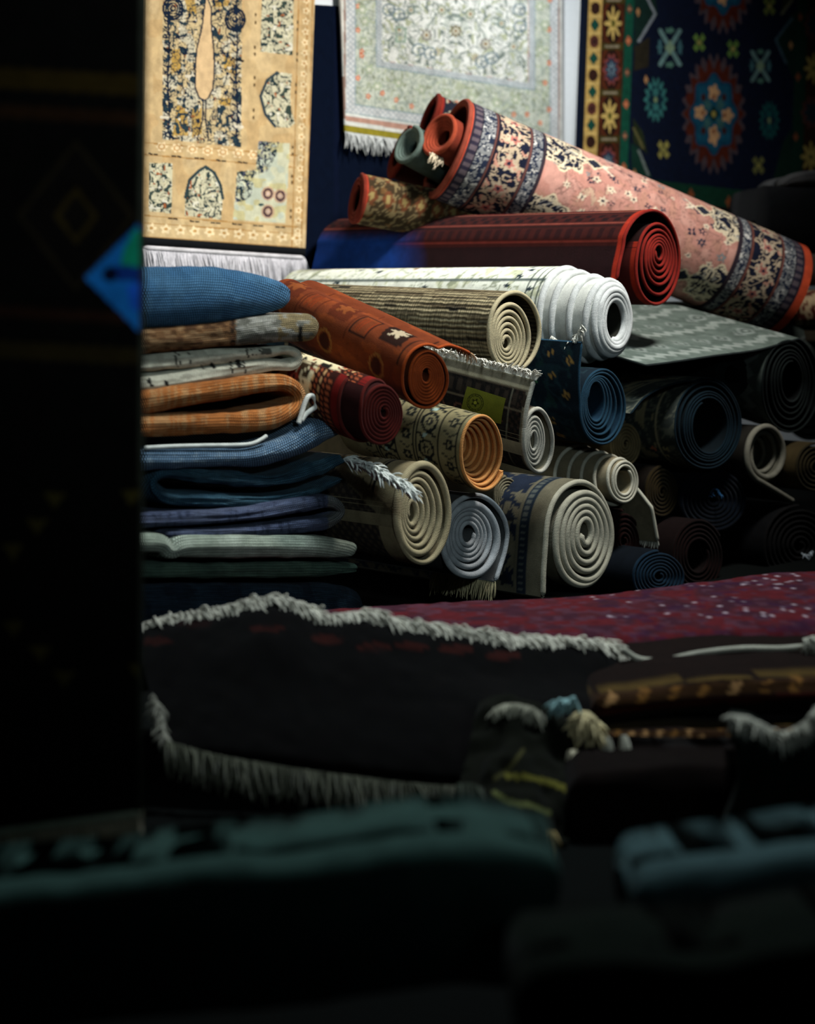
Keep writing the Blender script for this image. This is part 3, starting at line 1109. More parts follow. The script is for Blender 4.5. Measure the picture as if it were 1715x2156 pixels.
    for a, b in ((835, 1365), (1100, 1415), (600, 1330), (1350, 1450)):
        E(a, b, 22, 44, (160, 84, 44), 'fl', 4)
    p.put((bot > 1392), (24, 18, 14))
    for k in range(14):
        a = 420 + k * 100
        E(a, 1400 + .115 * (a - 530) + 60, 36, 34, (120, 96, 44) if k % 2 else (70, 36, 20), 'fl', 6)
    p.put((bot > 1500), (6, 12, 22))
    n = vnoise(p.x / 3, p.y / 3, 5)
    p.c *= (.8 + .4 * n)[:, None]
    return p.out()


def paint_navy(PX, PY):
    p = Paint(PX, PY, (4, 12, 29))
    p.put(np.abs(p.x - 705) < 6, (6, 14, 34))
    return p.out()


ye = hang('hanging_carpet', 'tan carpet with garden panels hung on the white wall', [(308, -420), (676, -420), (640, 523), (296, 499)], .030, .012, 250, 600, paint_yellow, M_FLAT, group='carpets hung on the wall')
hang('hanging_carpet', 'plain navy cloth hanging between the tan and white carpets', [(560, 4), (860, 22), (860, 660), (560, 560)], .008, .008, 60, 120, paint_navy, M_BOARD, group='carpets hung on the wall')
wh = hang('hanging_carpet', 'ivory carpet with pale scrolls and coral blossoms hung on wall', [(700, -420), (1180, -420), (1182, 346), (724, 277)], .034, .012, 330, 520, paint_white, M_FLAT, group='carpets hung on the wall', bulge=.004)
bl = hang('hanging_carpet', 'dark blue carpet with red medallion and yellow border hung on wall', [(1240, -420), (1790, -330), (1748, 565), (1207, 480)], .034, .014, 380, 620, paint_blue, M_FLAT, group='carpets hung on the wall')


def wall_fringe(h, a, b, n, length, col, seed, off=.0, drop=0.0, toward=.2, jit=.12, rad=.0022):
    pn, pp = h['plane']
    t = np.linspace(0, 1, n)[:, None]
    r = a * (1 - t) + b * t + pn * off - np.array([0, 0, drop])
    g = Grid()
    fringe_grid(g, r, np.array([0, 0, -1]) + pn * toward, length, (0, 0, -1), rad, seed, jit, col)
    return g.build('fringe', M_YARN, h['root'])


# dark woven end, braid and long white yarns under the tan carpet
pn, pp = ye['plane']
g = Grid()
t = np.linspace(0, 1, 40)
a, b = ye['bl'], ye['br']
row = a[None] * (1 - t[:, None]) + b[None] * t[:, None]
prof = np.array([[0, .007], [-.022, .007], [-.022, -.007], [0, -.007]])
v = row[:, None] + prof[None, :, :1] * np.array([0, 0, 1]) + prof[None, :, 1:] * pn
g.add(v, (16, 18, 20), wrap_v=True)
g.build('end_band', M_BOARD, ye['root'])
g = Grid()
tube_grid(g, row - np.array([0, 0, .029]) + pn * .004, .0075, (206, 204, 206), 8, pn)
g.build('braid', M_CORD, ye['root'])
wall_fringe(ye, a, b, 420, .15, (208, 206, 210), 5, .004, .032)
wall_fringe(wh, wh['bl'], wh['br'], 420, .062, (206, 210, 208), 6, .004, 0.0, .35, .28)

# ------------------------------------------------------------------ designs of the rolled carpets (S around the roll from its top, A from the near end)
def ext_pink(S, A):
    p = Paint(A, S, (186, 134, 120))
    a, s = p.x, p.y
    L = 1.14
    f = vnoise(a * 30, s * 30, 3)
    p.put(f > .6, (194, 148, 134), .7)
    p.put(f < .3, (180, 134, 114), .6)
    field = (a > .30) & (a < L - .27)
    l, b = scroll(a, s, .035, 4, .035)
    p.put(field & b & (vnoise(a * 9, s * 9, 31) > .5), (190, 160, 136))
    p.put(field & l, (130, 96, 88), .7)
    rs = np.random.RandomState(4)
    for k in range(260):
        x, y, r = rs.uniform(.30, L - .27), rs.uniform(-.42, .42), rs.uniform(.006, .014)
        c = [(34, 40, 58), (216, 200, 174), (216, 200, 174), (120, 128, 128), (46, 54, 70)][rs.randint(5)]
        p.flower(x, y, r * 1.25, r, rs.randint(4, 7), c, .5, rs.rand() * 6)
        p.ell(x, y, r * .35, r * .35, (186, 134, 120) if c[0] < 150 else (60, 56, 66))
    # lobed medallions that reach in from both borders
    for sgn, base in ((1, .27), (-1, L - .24)):
        for y0 in (-.33, -.11, .11, .33):
            x0 = base + sgn * .03
            p.flower(x0, y0, .085, .078, 8, (214, 198, 166), .22)
            p.flower(x0, y0, .076, .070, 8, (26, 30, 46), .2)
            m = ((a - x0) / .07) ** 2 + ((s - y0) / .066) ** 2 < 1
            p.vines(m, .022, 7, (210, 196, 166), (150, 148, 140), .09)
            xt = x0 + sgn * .10
            p.diamond(xt, y0, .034, .026, (214, 198, 166)); p.diamond(xt, y0, .026, .019, (40, 44, 56))
            p.line([(xt + sgn * .03, y0), (xt + sgn * .06, y0 + .02)], .006, (222, 210, 186))
            p.line([(xt + sgn * .03, y0), (xt + sgn * .06, y0 - .02)], .006, (222, 210, 186))
    # rings of border at both ends
    for near in (True, False):
        q = a if near else L - a
        p.put(q < .245, (60, 48, 54))
        w = (q > .016) & (q < .038)
        p.put(w, (90, 80, 86)); p.put(w & (np.sin(s * 260) > .1), (44, 40, 54))
        w = (q > .042) & (q < .082)
        p.put(w, (124, 126, 126)); p.vines(w, .016, 9, (32, 40, 58), (196, 196, 190), .10)
        w = (q > .094) & (q < .190)
        p.put(w, (24, 28, 44)); p.vines(w, .030, 12, (180, 162, 136), (190, 140, 120), .085)
        for k in range(-6, 7):
            y0 = k * .075
            m0 = .142 if near else L - .142
            p.flower(m0, y0, .030, .024, 7, (184, 168, 144), .45); p.flower(m0, y0, .018, .014, 5, (170, 106, 96), .4); p.ell(m0, y0, .006, .005, (30, 34, 50))
        w = (q > .200) & (q < .232)
        p.put(w, (124, 126, 126)); p.vines(w, .015, 19, (32, 40, 58), (198, 196, 188), .10)
        for e in (.014, .040, .086, .092, .194, .236, .243):
            p.put(np.abs(q - e) < .0022, (108, 66, 56) if e in (.086, .194) else (30, 28, 38))
        p.put(q < .010, (196, 76, 46))
    return p.out()


def ext_maroon(S, A):
    S = -S
    p = Paint(A, S, (62, 18, 16))
    a, s = p.x, p.y
    # angular lozenges along the crown, key borders down the side
    for k in range(-1, 6):
        x0 = .10 + k * .30
        p.poly([(x0 - .15, .05), (x0 - .09, -.015), (x0 + .05, -.015), (x0 + .12, .05), (x0 + .05, .12), (x0 - .09, .12)], (34, 12, 12))
        p.line([(x0 - .15, .05), (x0 - .09, -.015), (x0 + .05, -.015), (x0 + .12, .05)], .006, (146, 96, 74))
        for j in range(3):
            p.line([(x0 - .09 + j * .045, .01), (x0 - .055 + j * .045, .07)], .012, (112, 34, 26))
        p.line([(x0 - .09, .012), (x0 + .06, .012)], .008, (120, 38, 28))
    w = (s < -.035)
    p.put(w, (50, 16, 14))
    for y0, c in ((-.036, (120, 70, 56)), (-.045, (30, 10, 10)), (-.098, (112, 54, 44)), (-.106, (26, 10, 10)), (-.15, (104, 40, 32))):
        p.put(np.abs(s - y0) < .0022, c)
    w = (s < -.055) & (s > -.09)
    p.put(w & (np.sin(a * 150) * np.sin((s + .055) * 180) > .1), (24, 8, 10))
    w = (s < -.112) & (s > -.142)
    p.put(w & ((np.floor(a / .018) % 2) == 0), (34, 10, 12))
    p.put(s < -.165, (28, 10, 12))
    # blue light flare painted over the far length's lower side
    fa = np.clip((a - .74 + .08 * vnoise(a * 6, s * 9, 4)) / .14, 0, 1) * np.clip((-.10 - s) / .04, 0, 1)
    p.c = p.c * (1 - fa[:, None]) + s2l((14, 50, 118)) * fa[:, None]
    p.put((a < .02) & (s > -.3), (150, 40, 22), .8)
    return p.out()


def ext_white(S, A):
    p = Paint(A, S, (216, 220, 206))
    a, s = p.x, p.y
    l, b = scroll(a, s, .04, 14, .03)
    p.put(b, (180, 184, 150), .8)
    p.put(l, (128, 136, 112), .8)
    rs = np.random.RandomState(8)
    for k in range(150):
        x, y, r = rs.uniform(.02, 1.2), rs.uniform(-.3, .3), rs.uniform(.004, .011)
        p.flower(x, y, r * 1.5, r, 5, [(30, 44, 52), (40, 52, 58), (130, 138, 100), (128, 66, 52)][rs.choice(4, p=[.45, .25, .22, .08])], .5, rs.rand() * 6)
    for y0 in (-.075, .075):
        p.put(np.abs(s - y0) < .003, (90, 100, 96))
    for e in (.012, .03, .055):
        p.put(np.abs(a - e) < .0025, (54, 66, 62))
    return p.out()


def ext_ribbed(S, A):
    p = Paint(S, A, (150, 136, 104))
    n = vnoise(p.x * 160, p.y * 6, 4)
    p.put(n > .62, (176, 162, 126))
    p.put(n < .34, (92, 80, 58))
    p.put((vnoise(p.x * 120, p.y * 9, 9) > .8), (58, 54, 44))
    return p.out()


def ext_rust(S, A):
    p = Paint(A, S, (104, 47, 23))
    a, s = p.x, p.y
    p.put(vnoise(a * 20, s * 60, 3) > .6, (126, 58, 25), .7)
    dk, gd = (36, 18, 12), (140, 92, 44)
    for x0 in (.03, .20, .37, .54):
        dk = (36, 18, 12) if x0 < .1 else (84, 34, 16)
        # dark plate with a pale motif, outlined boxes and rings
        p.poly([(x0, -.045), (x0 + .065, -.05), (x0 + .09, .03), (x0 + .02, .04)], dk)
        p.flower(x0 + .042, -.008, .026, .026, 6, (170, 152, 124) if x0 < .1 else (120, 62, 28), .5)
        p.line([(x0 - .01, -.08), (x0 - .01, .06)], .004, dk)
        p.ring(x0 + .05, -.105, .022, .026, .12, gd); p.ell(x0 + .05, -.105, .016, .020, (60, 26, 14))
        p.line([(x0 + .10, -.06), (x0 + .15, -.06), (x0 + .15, .0), (x0 + .10, .0), (x0 + .10, -.06)], .004, dk)
        for j in range(4):
            p.line([(x0 + .107 + j * .011, -.05), (x0 + .107 + j * .011, -.01)], .004, (120, 46, 18))
    for k in range(30):
        p.ring(.02 + (k % 10) * .07, -.17 - (k // 10) * .05, .012, .012, .2, (150, 96, 44))
    return p.out()


def ext_darkred(S, A):
    p = Paint(A, S, (48, 20, 14))
    a, s = p.x, p.y
    w = (a > .09) & (a < .24)
    p.put(w, (60, 44, 26))
    p.vines(w, .035, 3, (206, 190, 150), (120, 40, 28), .09)
    p.put(w & (s > -.03) & (vnoise(a * 40, s * 40, 4) > .45), (206, 190, 150))
    p.put(w & (vnoise(a * 55, s * 45, 7) > .72), (140, 52, 36))
    p.put(w & (vnoise(a * 50, s * 50, 9) > .74), (26, 22, 18))
    for x0 in (.085, .245, .062, .27):
        m = np.abs(a - x0) < .004
        p.put(m & (np.sin(s * 700) > -.2), (196, 150, 100))
    for x0 in (.035, .05, .075):
        p.put((np.abs(a - x0) < .005) & (np.sin(s * 500 + x0 * 900) > .2), (170, 84, 50))
    p.put(a < .02, (110, 22, 18))
    for k in range(8):
        p.ring(.31 + (k % 2) * .06, -.1 + k * .035, .02, .014, .25, (190, 120, 40))
    return p.out()


def ext_cream(S, A):
    """cream ground with black blossoms, rings of border near the end"""
    p = Paint(A, S, (128, 118, 86))
    a, s = p.x, p.y
    for c0, r in ((.035, 1), (.105, 2), (.170, 1), (.235, 2), (.3, 1)):
        for k in range(-9, 9):
            y0 = k * (.05 if r == 1 else .062)
            if r == 1:
                p.flower(c0, y0, .017, .015, 6, (34, 36, 32), .35); p.ell(c0, y0, .005, .005, (132, 122, 90))
                p.line([(c0 - .02, y0 + .022), (c0, y0 + .032), (c0 + .02, y0 + .022)], .004, (60, 58, 46))
            else:
                p.ring(c0, y0, .022, .020, .16, (26, 28, 26)); p.flower(c0, y0, .013, .012, 6, (46, 44, 38), .4); p.ell(c0, y0, .004, .004, (150, 138, 100))
                p.line([(c0 - .025, y0 + .03), (c0 - .005, y0 + .022), (c0 + .012, y0 + .036), (c0 + .026, y0 + .028)], .007, (22, 24, 24))
                p.ell(c0 + .006, y0 + .03, .007, .005, (150, 170, 160))
    for e in (.012, .062, .070, .138, .146, .200, .208, .268, .276):
        p.put(np.abs(a - e) < .0022, (26, 26, 22))
    return p.out()


def ext_navycream(S, A):
    """end of the big roll: cream edge, navy guard stripe with specks, then scrolling navy leaves on oatmeal"""
    p = Paint(A, S, (98, 93, 76))
    a, s = p.x, p.y
    w = a > .085
    p.vines(w, .07, 5, (26, 34, 48), (28, 36, 50), .10)
    for k in range(-5, 6):
        p.flower(.12 + .05 * (k % 2), k * .075, .022, .018, 4, (24, 28, 34), .5, 1.0)
    p.put((a > .05) & (a < .08), (26, 36, 46))
    p.put((a > .058) & (a < .072) & (np.sin(s * 420) > .2), (78, 82, 78))
    p.put(np.abs(a - .086) < .002, (90, 86, 70))
    p.put((a > .22) & (a < .25), (26, 36, 46))
    return p.out()


def ext_kblue(S, A):
    p = Paint(A, S, (16, 28, 36))
    a, s = p.x, p.y
    rs = np.random.RandomState(5)
    p.vines(a > .02, .05, 3, (26, 44, 50), (24, 46, 44), .08)
    for row, y0 in enumerate(np.arange(-.4, .4, .055)):
        for k in range(16):
            x, y = .035 + k * .05 + rs.uniform(-.008, .008), y0 + rs.uniform(-.012, .012)
            c = [(178, 92, 40), (92, 140, 96), (150, 116, 60), (190, 120, 60), (70, 110, 110)][rs.randint(5)]
            if rs.rand() < .5:
                p.flower(x, y, .013, .012, 5, c, .5, rs.rand() * 6); p.ell(x, y, .004, .004, (22, 30, 34))
    return p.out()


def ext_label(S, A):
    """very dark field framed by thin key borders, pale woven strip at the loose end (largest S)"""
    p = Paint(A, S, (19, 16, 15))
    a, s = p.x, p.y
    e = s.max() - s
    l, b = scroll(a, s, .03, 6, .06)
    p.put(b, (32, 25, 21)); p.put(l, (30, 26, 22))
    w = (a < .05)
    p.put(w, (22, 19, 17)); p.put(w & (np.sin(s * 330) * np.sin(a * 330) > .2), (46, 34, 28))
    for x0 in (.010, .05):
        p.put(np.abs(a - x0) < .002, (96, 92, 78))
    p.put(a < .006, (120, 112, 92))
    p.put(e < .026, (150, 142, 118))
    p.put((e < .026) & (np.sin(e * 1700) > .3), (104, 98, 82))
    w = (e > .03) & (e < .075)
    p.put(w & (np.sin(a * 220) > .0) & (np.abs(e - .052) < .014), (46, 38, 31))
    for y0 in (.030, .078):
        p.put(np.abs(e - y0) < .002, (90, 80, 64))
    for k in range(20):
        p.ring(.08 + (k % 7) * .06, s.max() - .11 - (k // 7) * .05, .014, .014, .16, (80, 52, 40))
    return p.out()


def ext_beige(S, A):
    """oatmeal carpet with a thin black border near its long side, pale strip at the loose end"""
    p = Paint(A, S, (128, 116, 88))
    a, s = p.x, p.y
    e = s.max() - s
    for x0 in (.075, .085, .15, .16, .215):
        p.put(np.abs(a - x0) < .003, (24, 24, 22))
    w = (a > .09) & (a < .145)
    for k in range(-10, 14):
        p.flower(.117, k * .04, .014, .012, 4, (30, 30, 28), .5); p.ell(.117, k * .04, .004, .004, (130, 120, 92))
    w = (a > .17) & (a < .21)
    p.put(w & (np.sin(s * 380) > .1), (34, 34, 30))
    w = a > .23
    p.put(w, (40, 36, 30)); p.vines(w, .04, 8, (112, 104, 82), (30, 30, 28), .08)
    # last stretch before the end: dark field then woven strip
    w = (e > .07) & (a > .05)
    q = w & (s > .16)
    p.put(q, (40, 34, 30))
    p.put(q & (np.sin(a * 260) * np.sin(s * 260) > .3), (70, 60, 46))
    p.put((e < .06), (92, 84, 62)); p.put((e < .06) & (np.sin(e * 1300) > .4), (84, 76, 58))
    # the flap's corner lies slanting over the layer under it
    sl = -.135 + a * .54
    w = (s < sl) & (s < .02)
    p.put(w, (34, 29, 26)); p.put(w & (np.sin(a * 260) * np.sin(s * 260) > .3), (58, 50, 40))
    w &= s > sl - .035
    p.put(w, (92, 84, 62)); p.put(w & (np.sin((s - sl) * 1300) > .4), (84, 76, 58))
    return p.out()


def ext_grey(S, A):
    """grey-green flat carpet with pale saw-tooth band and little boxes"""
    p = Paint(S, A, (90, 100, 93))
    x, a = p.x, p.y
    sx = x
    n = vnoise(x * 40, a * 40, 2)
    p.put(n > .55, (78, 88, 81), .7)
    zz = np.abs(((x / .05) % 1) - .5) * .05
    for k in range(5):
        a0 = .04 + k * .17
        p.put(np.abs(a - a0 - zz) < .014, (128, 136, 129))
        for j in range(-14, 14):
            cx, cy = j * .095, a0 + .085
            p.diamond(cx, cy, .03, .034, (120, 128, 122)); p.diamond(cx, cy, .02, .024, (76, 85, 79)); p.diamond(cx, cy, .009, .011, (128, 136, 129))
    return p.out()


def ext_teal(S, A):
    p = Paint(S, A, (52, 58, 54))
    x, a = p.x, p.y
    l, b = scroll(x, a, .045, 3, .05)
    p.put(l, (96, 98, 84), .8)
    rs = np.random.RandomState(2)
    for k in range(90):
        c = [(186, 110, 78), (150, 140, 100), (176, 150, 90), (70, 100, 96)][rs.randint(4)]
        p.flower(rs.uniform(-.6, .6), rs.uniform(.01, .8), .009, .013, 4, c, .5, rs.rand() * 6)
    p.put(np.abs(a - .06) < .004, (150, 142, 112)); p.put(np.abs(a - .2) < .005, (150, 142, 112))
    p.put((a > .07) & (a < .19) & (vnoise(x * 26, a * 60, 6) > .66), (132, 122, 92))
    return p.out()


def ext_gold(S, A):
    p = Paint(A, S, (52, 42, 28))
    a, s = p.x, p.y
    l, b = scroll(a, s, .03, 3, .07)
    p.put(b, (96, 70, 42)); p.put(l, (112, 98, 68))
    for k in range(30):
        p.diamond(.02 + (k % 10) * .05, -.1 + (k // 10) * .08, .02, .03, (92, 54, 34)); p.diamond(.02 + (k % 10) * .05, -.1 + (k // 10) * .08, .010, .016, (128, 112, 70))
    p.put(a < .012, (150, 50, 34))
    return p.out()


# ------------------------------------------------------------------ the pile of rolls
# ivory roll on top of the front row, its windings pushed out like steps
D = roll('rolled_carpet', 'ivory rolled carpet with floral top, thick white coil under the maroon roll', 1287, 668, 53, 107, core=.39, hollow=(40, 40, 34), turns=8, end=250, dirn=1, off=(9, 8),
         back=(605, 658), tele=[(0, -.006), (.3, 0), (.56, -.012), (.66, -.05), (.76, -.085), (.86, -.125), (1, -.16)], th=.0145, ext=ext_white, inc=(196, 198, 190), edge=(198, 201, 198), res=.0045, wob=.015, er=.0098)
fringe_px(D['root'], [(1160, 708), (1176, 718), (1196, 722), (1212, 706), (1224, 684)], (.1, -.5), .026, dd=[4.27, 4.23, 4.20, 4.18, 4.16], n=90, rad=.0018, col=(204, 204, 192), seed=3, jit=.5, toward=.6)
# maroon roll above it
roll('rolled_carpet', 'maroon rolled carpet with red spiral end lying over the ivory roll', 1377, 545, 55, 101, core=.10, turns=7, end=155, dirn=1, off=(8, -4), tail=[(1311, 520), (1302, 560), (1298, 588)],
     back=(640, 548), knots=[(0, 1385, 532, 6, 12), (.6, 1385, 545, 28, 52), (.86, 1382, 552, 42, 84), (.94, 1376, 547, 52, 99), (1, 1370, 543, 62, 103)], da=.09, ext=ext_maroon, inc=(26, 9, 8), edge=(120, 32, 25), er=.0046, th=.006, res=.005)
# ribbed roll
roll('rolled_carpet', 'straw ribbed rolled carpet with hollow oval end left of ivory coil', 1080, 694, 54, 84, turns=7, end=225, dirn=-1, back=(640, 668),
     knots=[(0, 1062, 722, 6, 9), (.7, 1068, 712, 34, 62), (.84, 1073, 706, 42, 74), (.93, 1079, 696, 54, 84), (1, 1079, 696, 55, 86)], ext=ext_ribbed, inc=(78, 68, 48), edge=(172, 160, 128), mat=M_RIB, th=.007, er=.006, da=.05)
# rust roll
roll('rolled_carpet', 'rust orange rolled carpet with dark plates and coiled end above label rug', 898, 792, 48, 62, turns=8, end=60, dirn=-1, back=(610, 652),
     knots=[(0, 896, 790, 9, 14), (.8, 898, 797, 34, 52), (.88, 898, 796, 40, 58), (.95, 896, 795, 50, 66), (1, 896, 792, 50, 68)], tail=[(942, 727), (966, 733), (990, 744)], ext=ext_rust, inc=(84, 36, 16), edge=(160, 70, 30),
     da=-.2, th=.0045, er=.0036, fringe=dict(n=26, a0=0, a1=.05, len=.035, col=(190, 150, 110)), res=.0045)
# dark red roll under it
roll('rolled_carpet', 'dark red rolled carpet with cream figures half hidden under rust roll', 800, 872, 50, 74, core=.12, turns=8, end=120, dirn=-1, back=(600, 800), off=(8, -4),
     tele=[(0, 0), (.86, 0), (.93, -.05), (1, -.06)], ext=ext_darkred, inc=(44, 14, 13), edge=(76, 25, 21), da=-.2, th=.007, er=.0042)
# cream roll with orange back
roll('rolled_carpet', 'cream and black rolled carpet with orange coiled hollow inside', 1018, 953, 47, 82, turns=9, end=-30, dirn=1, back=(760, 880),
     knots=[(0, 1004, 950, 5, 8), (1, 1018, 953, 47, 82)], tele=[(0, -.085), (1, 0)], ext=ext_cream, inc=(176, 112, 58), edge=(200, 140, 82), da=-.18, th=.0062, res=.0045)
# label rug
J = roll('rolled_carpet', 'dark rolled rug with white fringe and yellow paper tag', 1137, 922, 35, 74, turns=5, end=182, dirn=-1, L=.8, pitch=-9, yaw=47, da=-.16,
         knots=[(0, 1120, 925, 6, 17), (.72, 1122, 925, 20, 50), (.88, 1129, 924, 29, 66), (1, 1138, 921, 36, 76)], tail=[(1104, 888), (1110, 850), (1124, 800)], ext=ext_label, inc=(148, 140, 116), edge=(176, 172, 158),
         th=.007, er=.0056, res=.004, fringe=dict(n=560, a0=-.005, a1=.79, len=.05, up=.2, bend=(.35, -.6, -.35), col=(224, 218, 204), rad=.002))
# dark blue roll
roll('rolled_carpet', 'dark blue rolled carpet with small orange and green flowers on its side', 1268, 856, 49, 82, turns=6, end=178, dirn=-1, L=1.15, yaw=46, pitch=-2,
     knots=[(0, 1252, 842, 16, 40), (.5, 1258, 850, 30, 56), (.8, 1266, 855, 44, 74), (1, 1268, 856, 48, 82)], tail=[(1218, 812), (1219, 770), (1224, 722)], ext=ext_kblue, da=-.02, inc=(20, 42, 58), edge=(30, 56, 72), th=.0065, er=.0036)
# oatmeal roll at the lower left
OAT = roll('rolled_carpet', 'oatmeal rolled carpet with a white fringed flap standing up, lower left of pile', 886, 1080, 54, 106, turns=6.2, end=178, dirn=-1, L=1.1,
     knots=[(0, 862, 1076, 6, 16), (.5, 872, 1076, 30, 62), (.8, 880, 1078, 46, 88), (.9, 888, 1079, 53, 104), (1, 890, 1080, 55, 108)], tail=[(838, 1060), (846, 1030)], ext=ext_beige, inc=(112, 102, 78), edge=(150, 138, 108), da=-.16,
     th=.0115, res=.0045)
fringe_px(OAT['root'], [(852, 1036), (825, 1016), (790, 996), (755, 980), (722, 968)], (.75, .35), .05, dd=[3.455, 3.475, 3.52, 3.575, 3.63], n=620, rad=.0024, col=(206, 208, 200), seed=4, bend=(.5, -.3, -.7), jit=.3, toward=.55)
# grey roll with hanging tassels
roll('rolled_carpet', 'grey rolled carpet whose tasselled end hangs down beside the big coil', 993, 1128, 62, 84, turns=6, end=20, dirn=-1, L=1.1, da=-.06,
     knots=[(0, 984, 1126, 12, 18), (.62, 984, 1128, 40, 56), (.8, 988, 1132, 50, 70), (.9, 990, 1130, 60, 84), (1, 1000, 1128, 66, 88)], tail=[(1067, 1125), (1062, 1160), (1050, 1200), (1042, 1224)], extc=(52, 52, 50), inc=(84, 86, 86),
     edge=(158, 162, 164), th=.0075, fringe=dict(n=150, a0=0, a1=.2, len=.055, up=-.4, col=(180, 168, 130), rad=.0018))
# big coil
roll('rolled_carpet', 'thick grey beige coil with navy leaf pattern, largest roll of the bottom row', 1230, 1124, 60, 112, turns=6, end=180, dirn=1, L=1.15,
     knots=[(0, 1230, 1122, 8, 20), (.80, 1229, 1135, 56, 98), (.9, 1222, 1126, 62, 108), (1, 1216, 1122, 68, 112)], tail=[(1146, 1160), (1143, 1205), (1142, 1256)], ext=ext_navycream, inc=(112, 108, 92), edge=(160, 156, 138), th=.0135, da=-.12, res=.005, wob=.03)
# stepped small roll
roll('rolled_carpet', 'beige rolled carpet pushed out in steps above the thick coil', 1318, 1012, 42, 68, turns=7, end=62, dirn=-1, L=1.1, core=.42,
     knots=[(0, 1313, 1013, 16, 27), (.35, 1313, 1013, 28, 44), (1, 1294, 1018, 58, 73)], tele=[(0, 0), (.35, 0), (1, -.12)], tail=[(1358, 1015), (1372, 1075), (1384, 1140)], extc=(98, 88, 66), inc=(132, 122, 98),
     edge=(178, 174, 156), th=.008, fringe=dict(n=60, a0=0, a1=.1, len=.022, col=(200, 196, 180)), da=-.02)
# small coils that fill the gaps
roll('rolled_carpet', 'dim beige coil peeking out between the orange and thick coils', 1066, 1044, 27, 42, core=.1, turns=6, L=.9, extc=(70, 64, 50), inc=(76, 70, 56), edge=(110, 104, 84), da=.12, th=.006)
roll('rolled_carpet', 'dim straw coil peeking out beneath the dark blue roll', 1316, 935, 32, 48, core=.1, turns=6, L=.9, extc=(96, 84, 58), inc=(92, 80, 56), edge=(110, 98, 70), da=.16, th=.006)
roll('rolled_carpet', 'black teal rolled carpet with hollow centre and draped floral layer', 1490, 892, 72, 96, turns=6, end=112, dirn=1, L=1.1,
     knots=[(0, 1492, 898, 36, 56), (.55, 1490, 896, 52, 74), (.8, 1488, 893, 66, 90), (1, 1487, 893, 72, 98)], tail=[(1440, 803), (1395, 815), (1355, 838), (1326, 872)], ext=ext_teal, da=.02, inc=(10, 18, 22), edge=(15, 30, 38), th=.0062, er=.003, res=.006)
roll('rolled_carpet', 'black rolled carpet with a grey green layer draped leftward from its top', 1660, 815, 60, 104, turns=6, end=75, dirn=1, L=.85,
     knots=[(0, 1664, 800, 20, 40), (.6, 1660, 808, 40, 76), (.82, 1658, 812, 54, 94), (1, 1664, 812, 62, 102)], tail=[(1650, 722), (1590, 738), (1500, 750), (1420, 762), (1358, 770)], ext=ext_grey, inc=(13, 15, 15), edge=(34, 40, 39), th=.007, er=.0036, da=.0, pitch=-12)
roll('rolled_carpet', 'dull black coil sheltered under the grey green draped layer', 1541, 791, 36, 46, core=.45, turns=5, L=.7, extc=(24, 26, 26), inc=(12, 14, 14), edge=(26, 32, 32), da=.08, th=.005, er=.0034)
roll('rolled_carpet', 'cream lined rolled carpet with long loose flap, right of black teal roll', 1612, 952, 40, 56, turns=5, end=-112, dirn=1, L=.9,
     knots=[(0, 1624, 965, 5, 9), (.7, 1620, 956, 28, 44), (1, 1612, 955, 42, 62)], tail=[(1610, 1020), (1640, 1038), (1669, 1056)], tele=[(0, -.12), (.8, -.01), (1, 0)], extc=(30, 28, 24), inc=(86, 84, 72), edge=(116, 113, 100), th=.006, da=.02)
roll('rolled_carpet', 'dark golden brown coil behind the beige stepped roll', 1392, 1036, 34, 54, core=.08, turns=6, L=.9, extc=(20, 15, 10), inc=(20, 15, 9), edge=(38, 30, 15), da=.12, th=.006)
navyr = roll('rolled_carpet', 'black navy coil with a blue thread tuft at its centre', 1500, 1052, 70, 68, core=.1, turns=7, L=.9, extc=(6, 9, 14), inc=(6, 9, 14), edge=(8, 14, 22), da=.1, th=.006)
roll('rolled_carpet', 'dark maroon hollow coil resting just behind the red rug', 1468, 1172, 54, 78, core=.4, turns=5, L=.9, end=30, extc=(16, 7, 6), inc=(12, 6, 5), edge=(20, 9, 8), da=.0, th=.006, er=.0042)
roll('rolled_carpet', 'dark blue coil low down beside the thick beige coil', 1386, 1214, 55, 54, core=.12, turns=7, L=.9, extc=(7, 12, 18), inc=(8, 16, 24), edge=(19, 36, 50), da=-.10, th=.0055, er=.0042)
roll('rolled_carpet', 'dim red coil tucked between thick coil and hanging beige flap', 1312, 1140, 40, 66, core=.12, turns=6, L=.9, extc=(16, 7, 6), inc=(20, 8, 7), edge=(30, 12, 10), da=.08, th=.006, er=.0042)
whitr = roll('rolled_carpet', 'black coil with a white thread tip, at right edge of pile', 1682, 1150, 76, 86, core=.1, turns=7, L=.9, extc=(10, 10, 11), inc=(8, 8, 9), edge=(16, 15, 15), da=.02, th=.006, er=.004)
roll('rolled_carpet', 'tan carpet roll end cut by the right edge of view', 1716, 985, 42, 52, core=.1, turns=5, L=.9, extc=(60, 50, 30), inc=(24, 20, 14), edge=(46, 40, 26), da=-.02, th=.006, er=.004)
for R_, pts, c in ((navyr, [(1488, 1052), (1496, 1034), (1508, 1032), (1516, 1044)], (36, 84, 124)), (whitr, [(1686, 1166), (1696, 1172), (1706, 1162)], (196, 206, 214))):
    fringe_px(R_['root'], pts, (.4, .3), .022, d=float(R_['C0'][1]) - .02, n=16, col=c, seed=3, jit=.5, name='thread_tuft', rad=.0012)

# the paper tag on the label rug
C0, n_, e1_, e2_ = J['C0'], J['n'], J['e1'], J['e2']
# it lies on the side face of the rug's standing flap
k = int(len(J['x']) * .985)


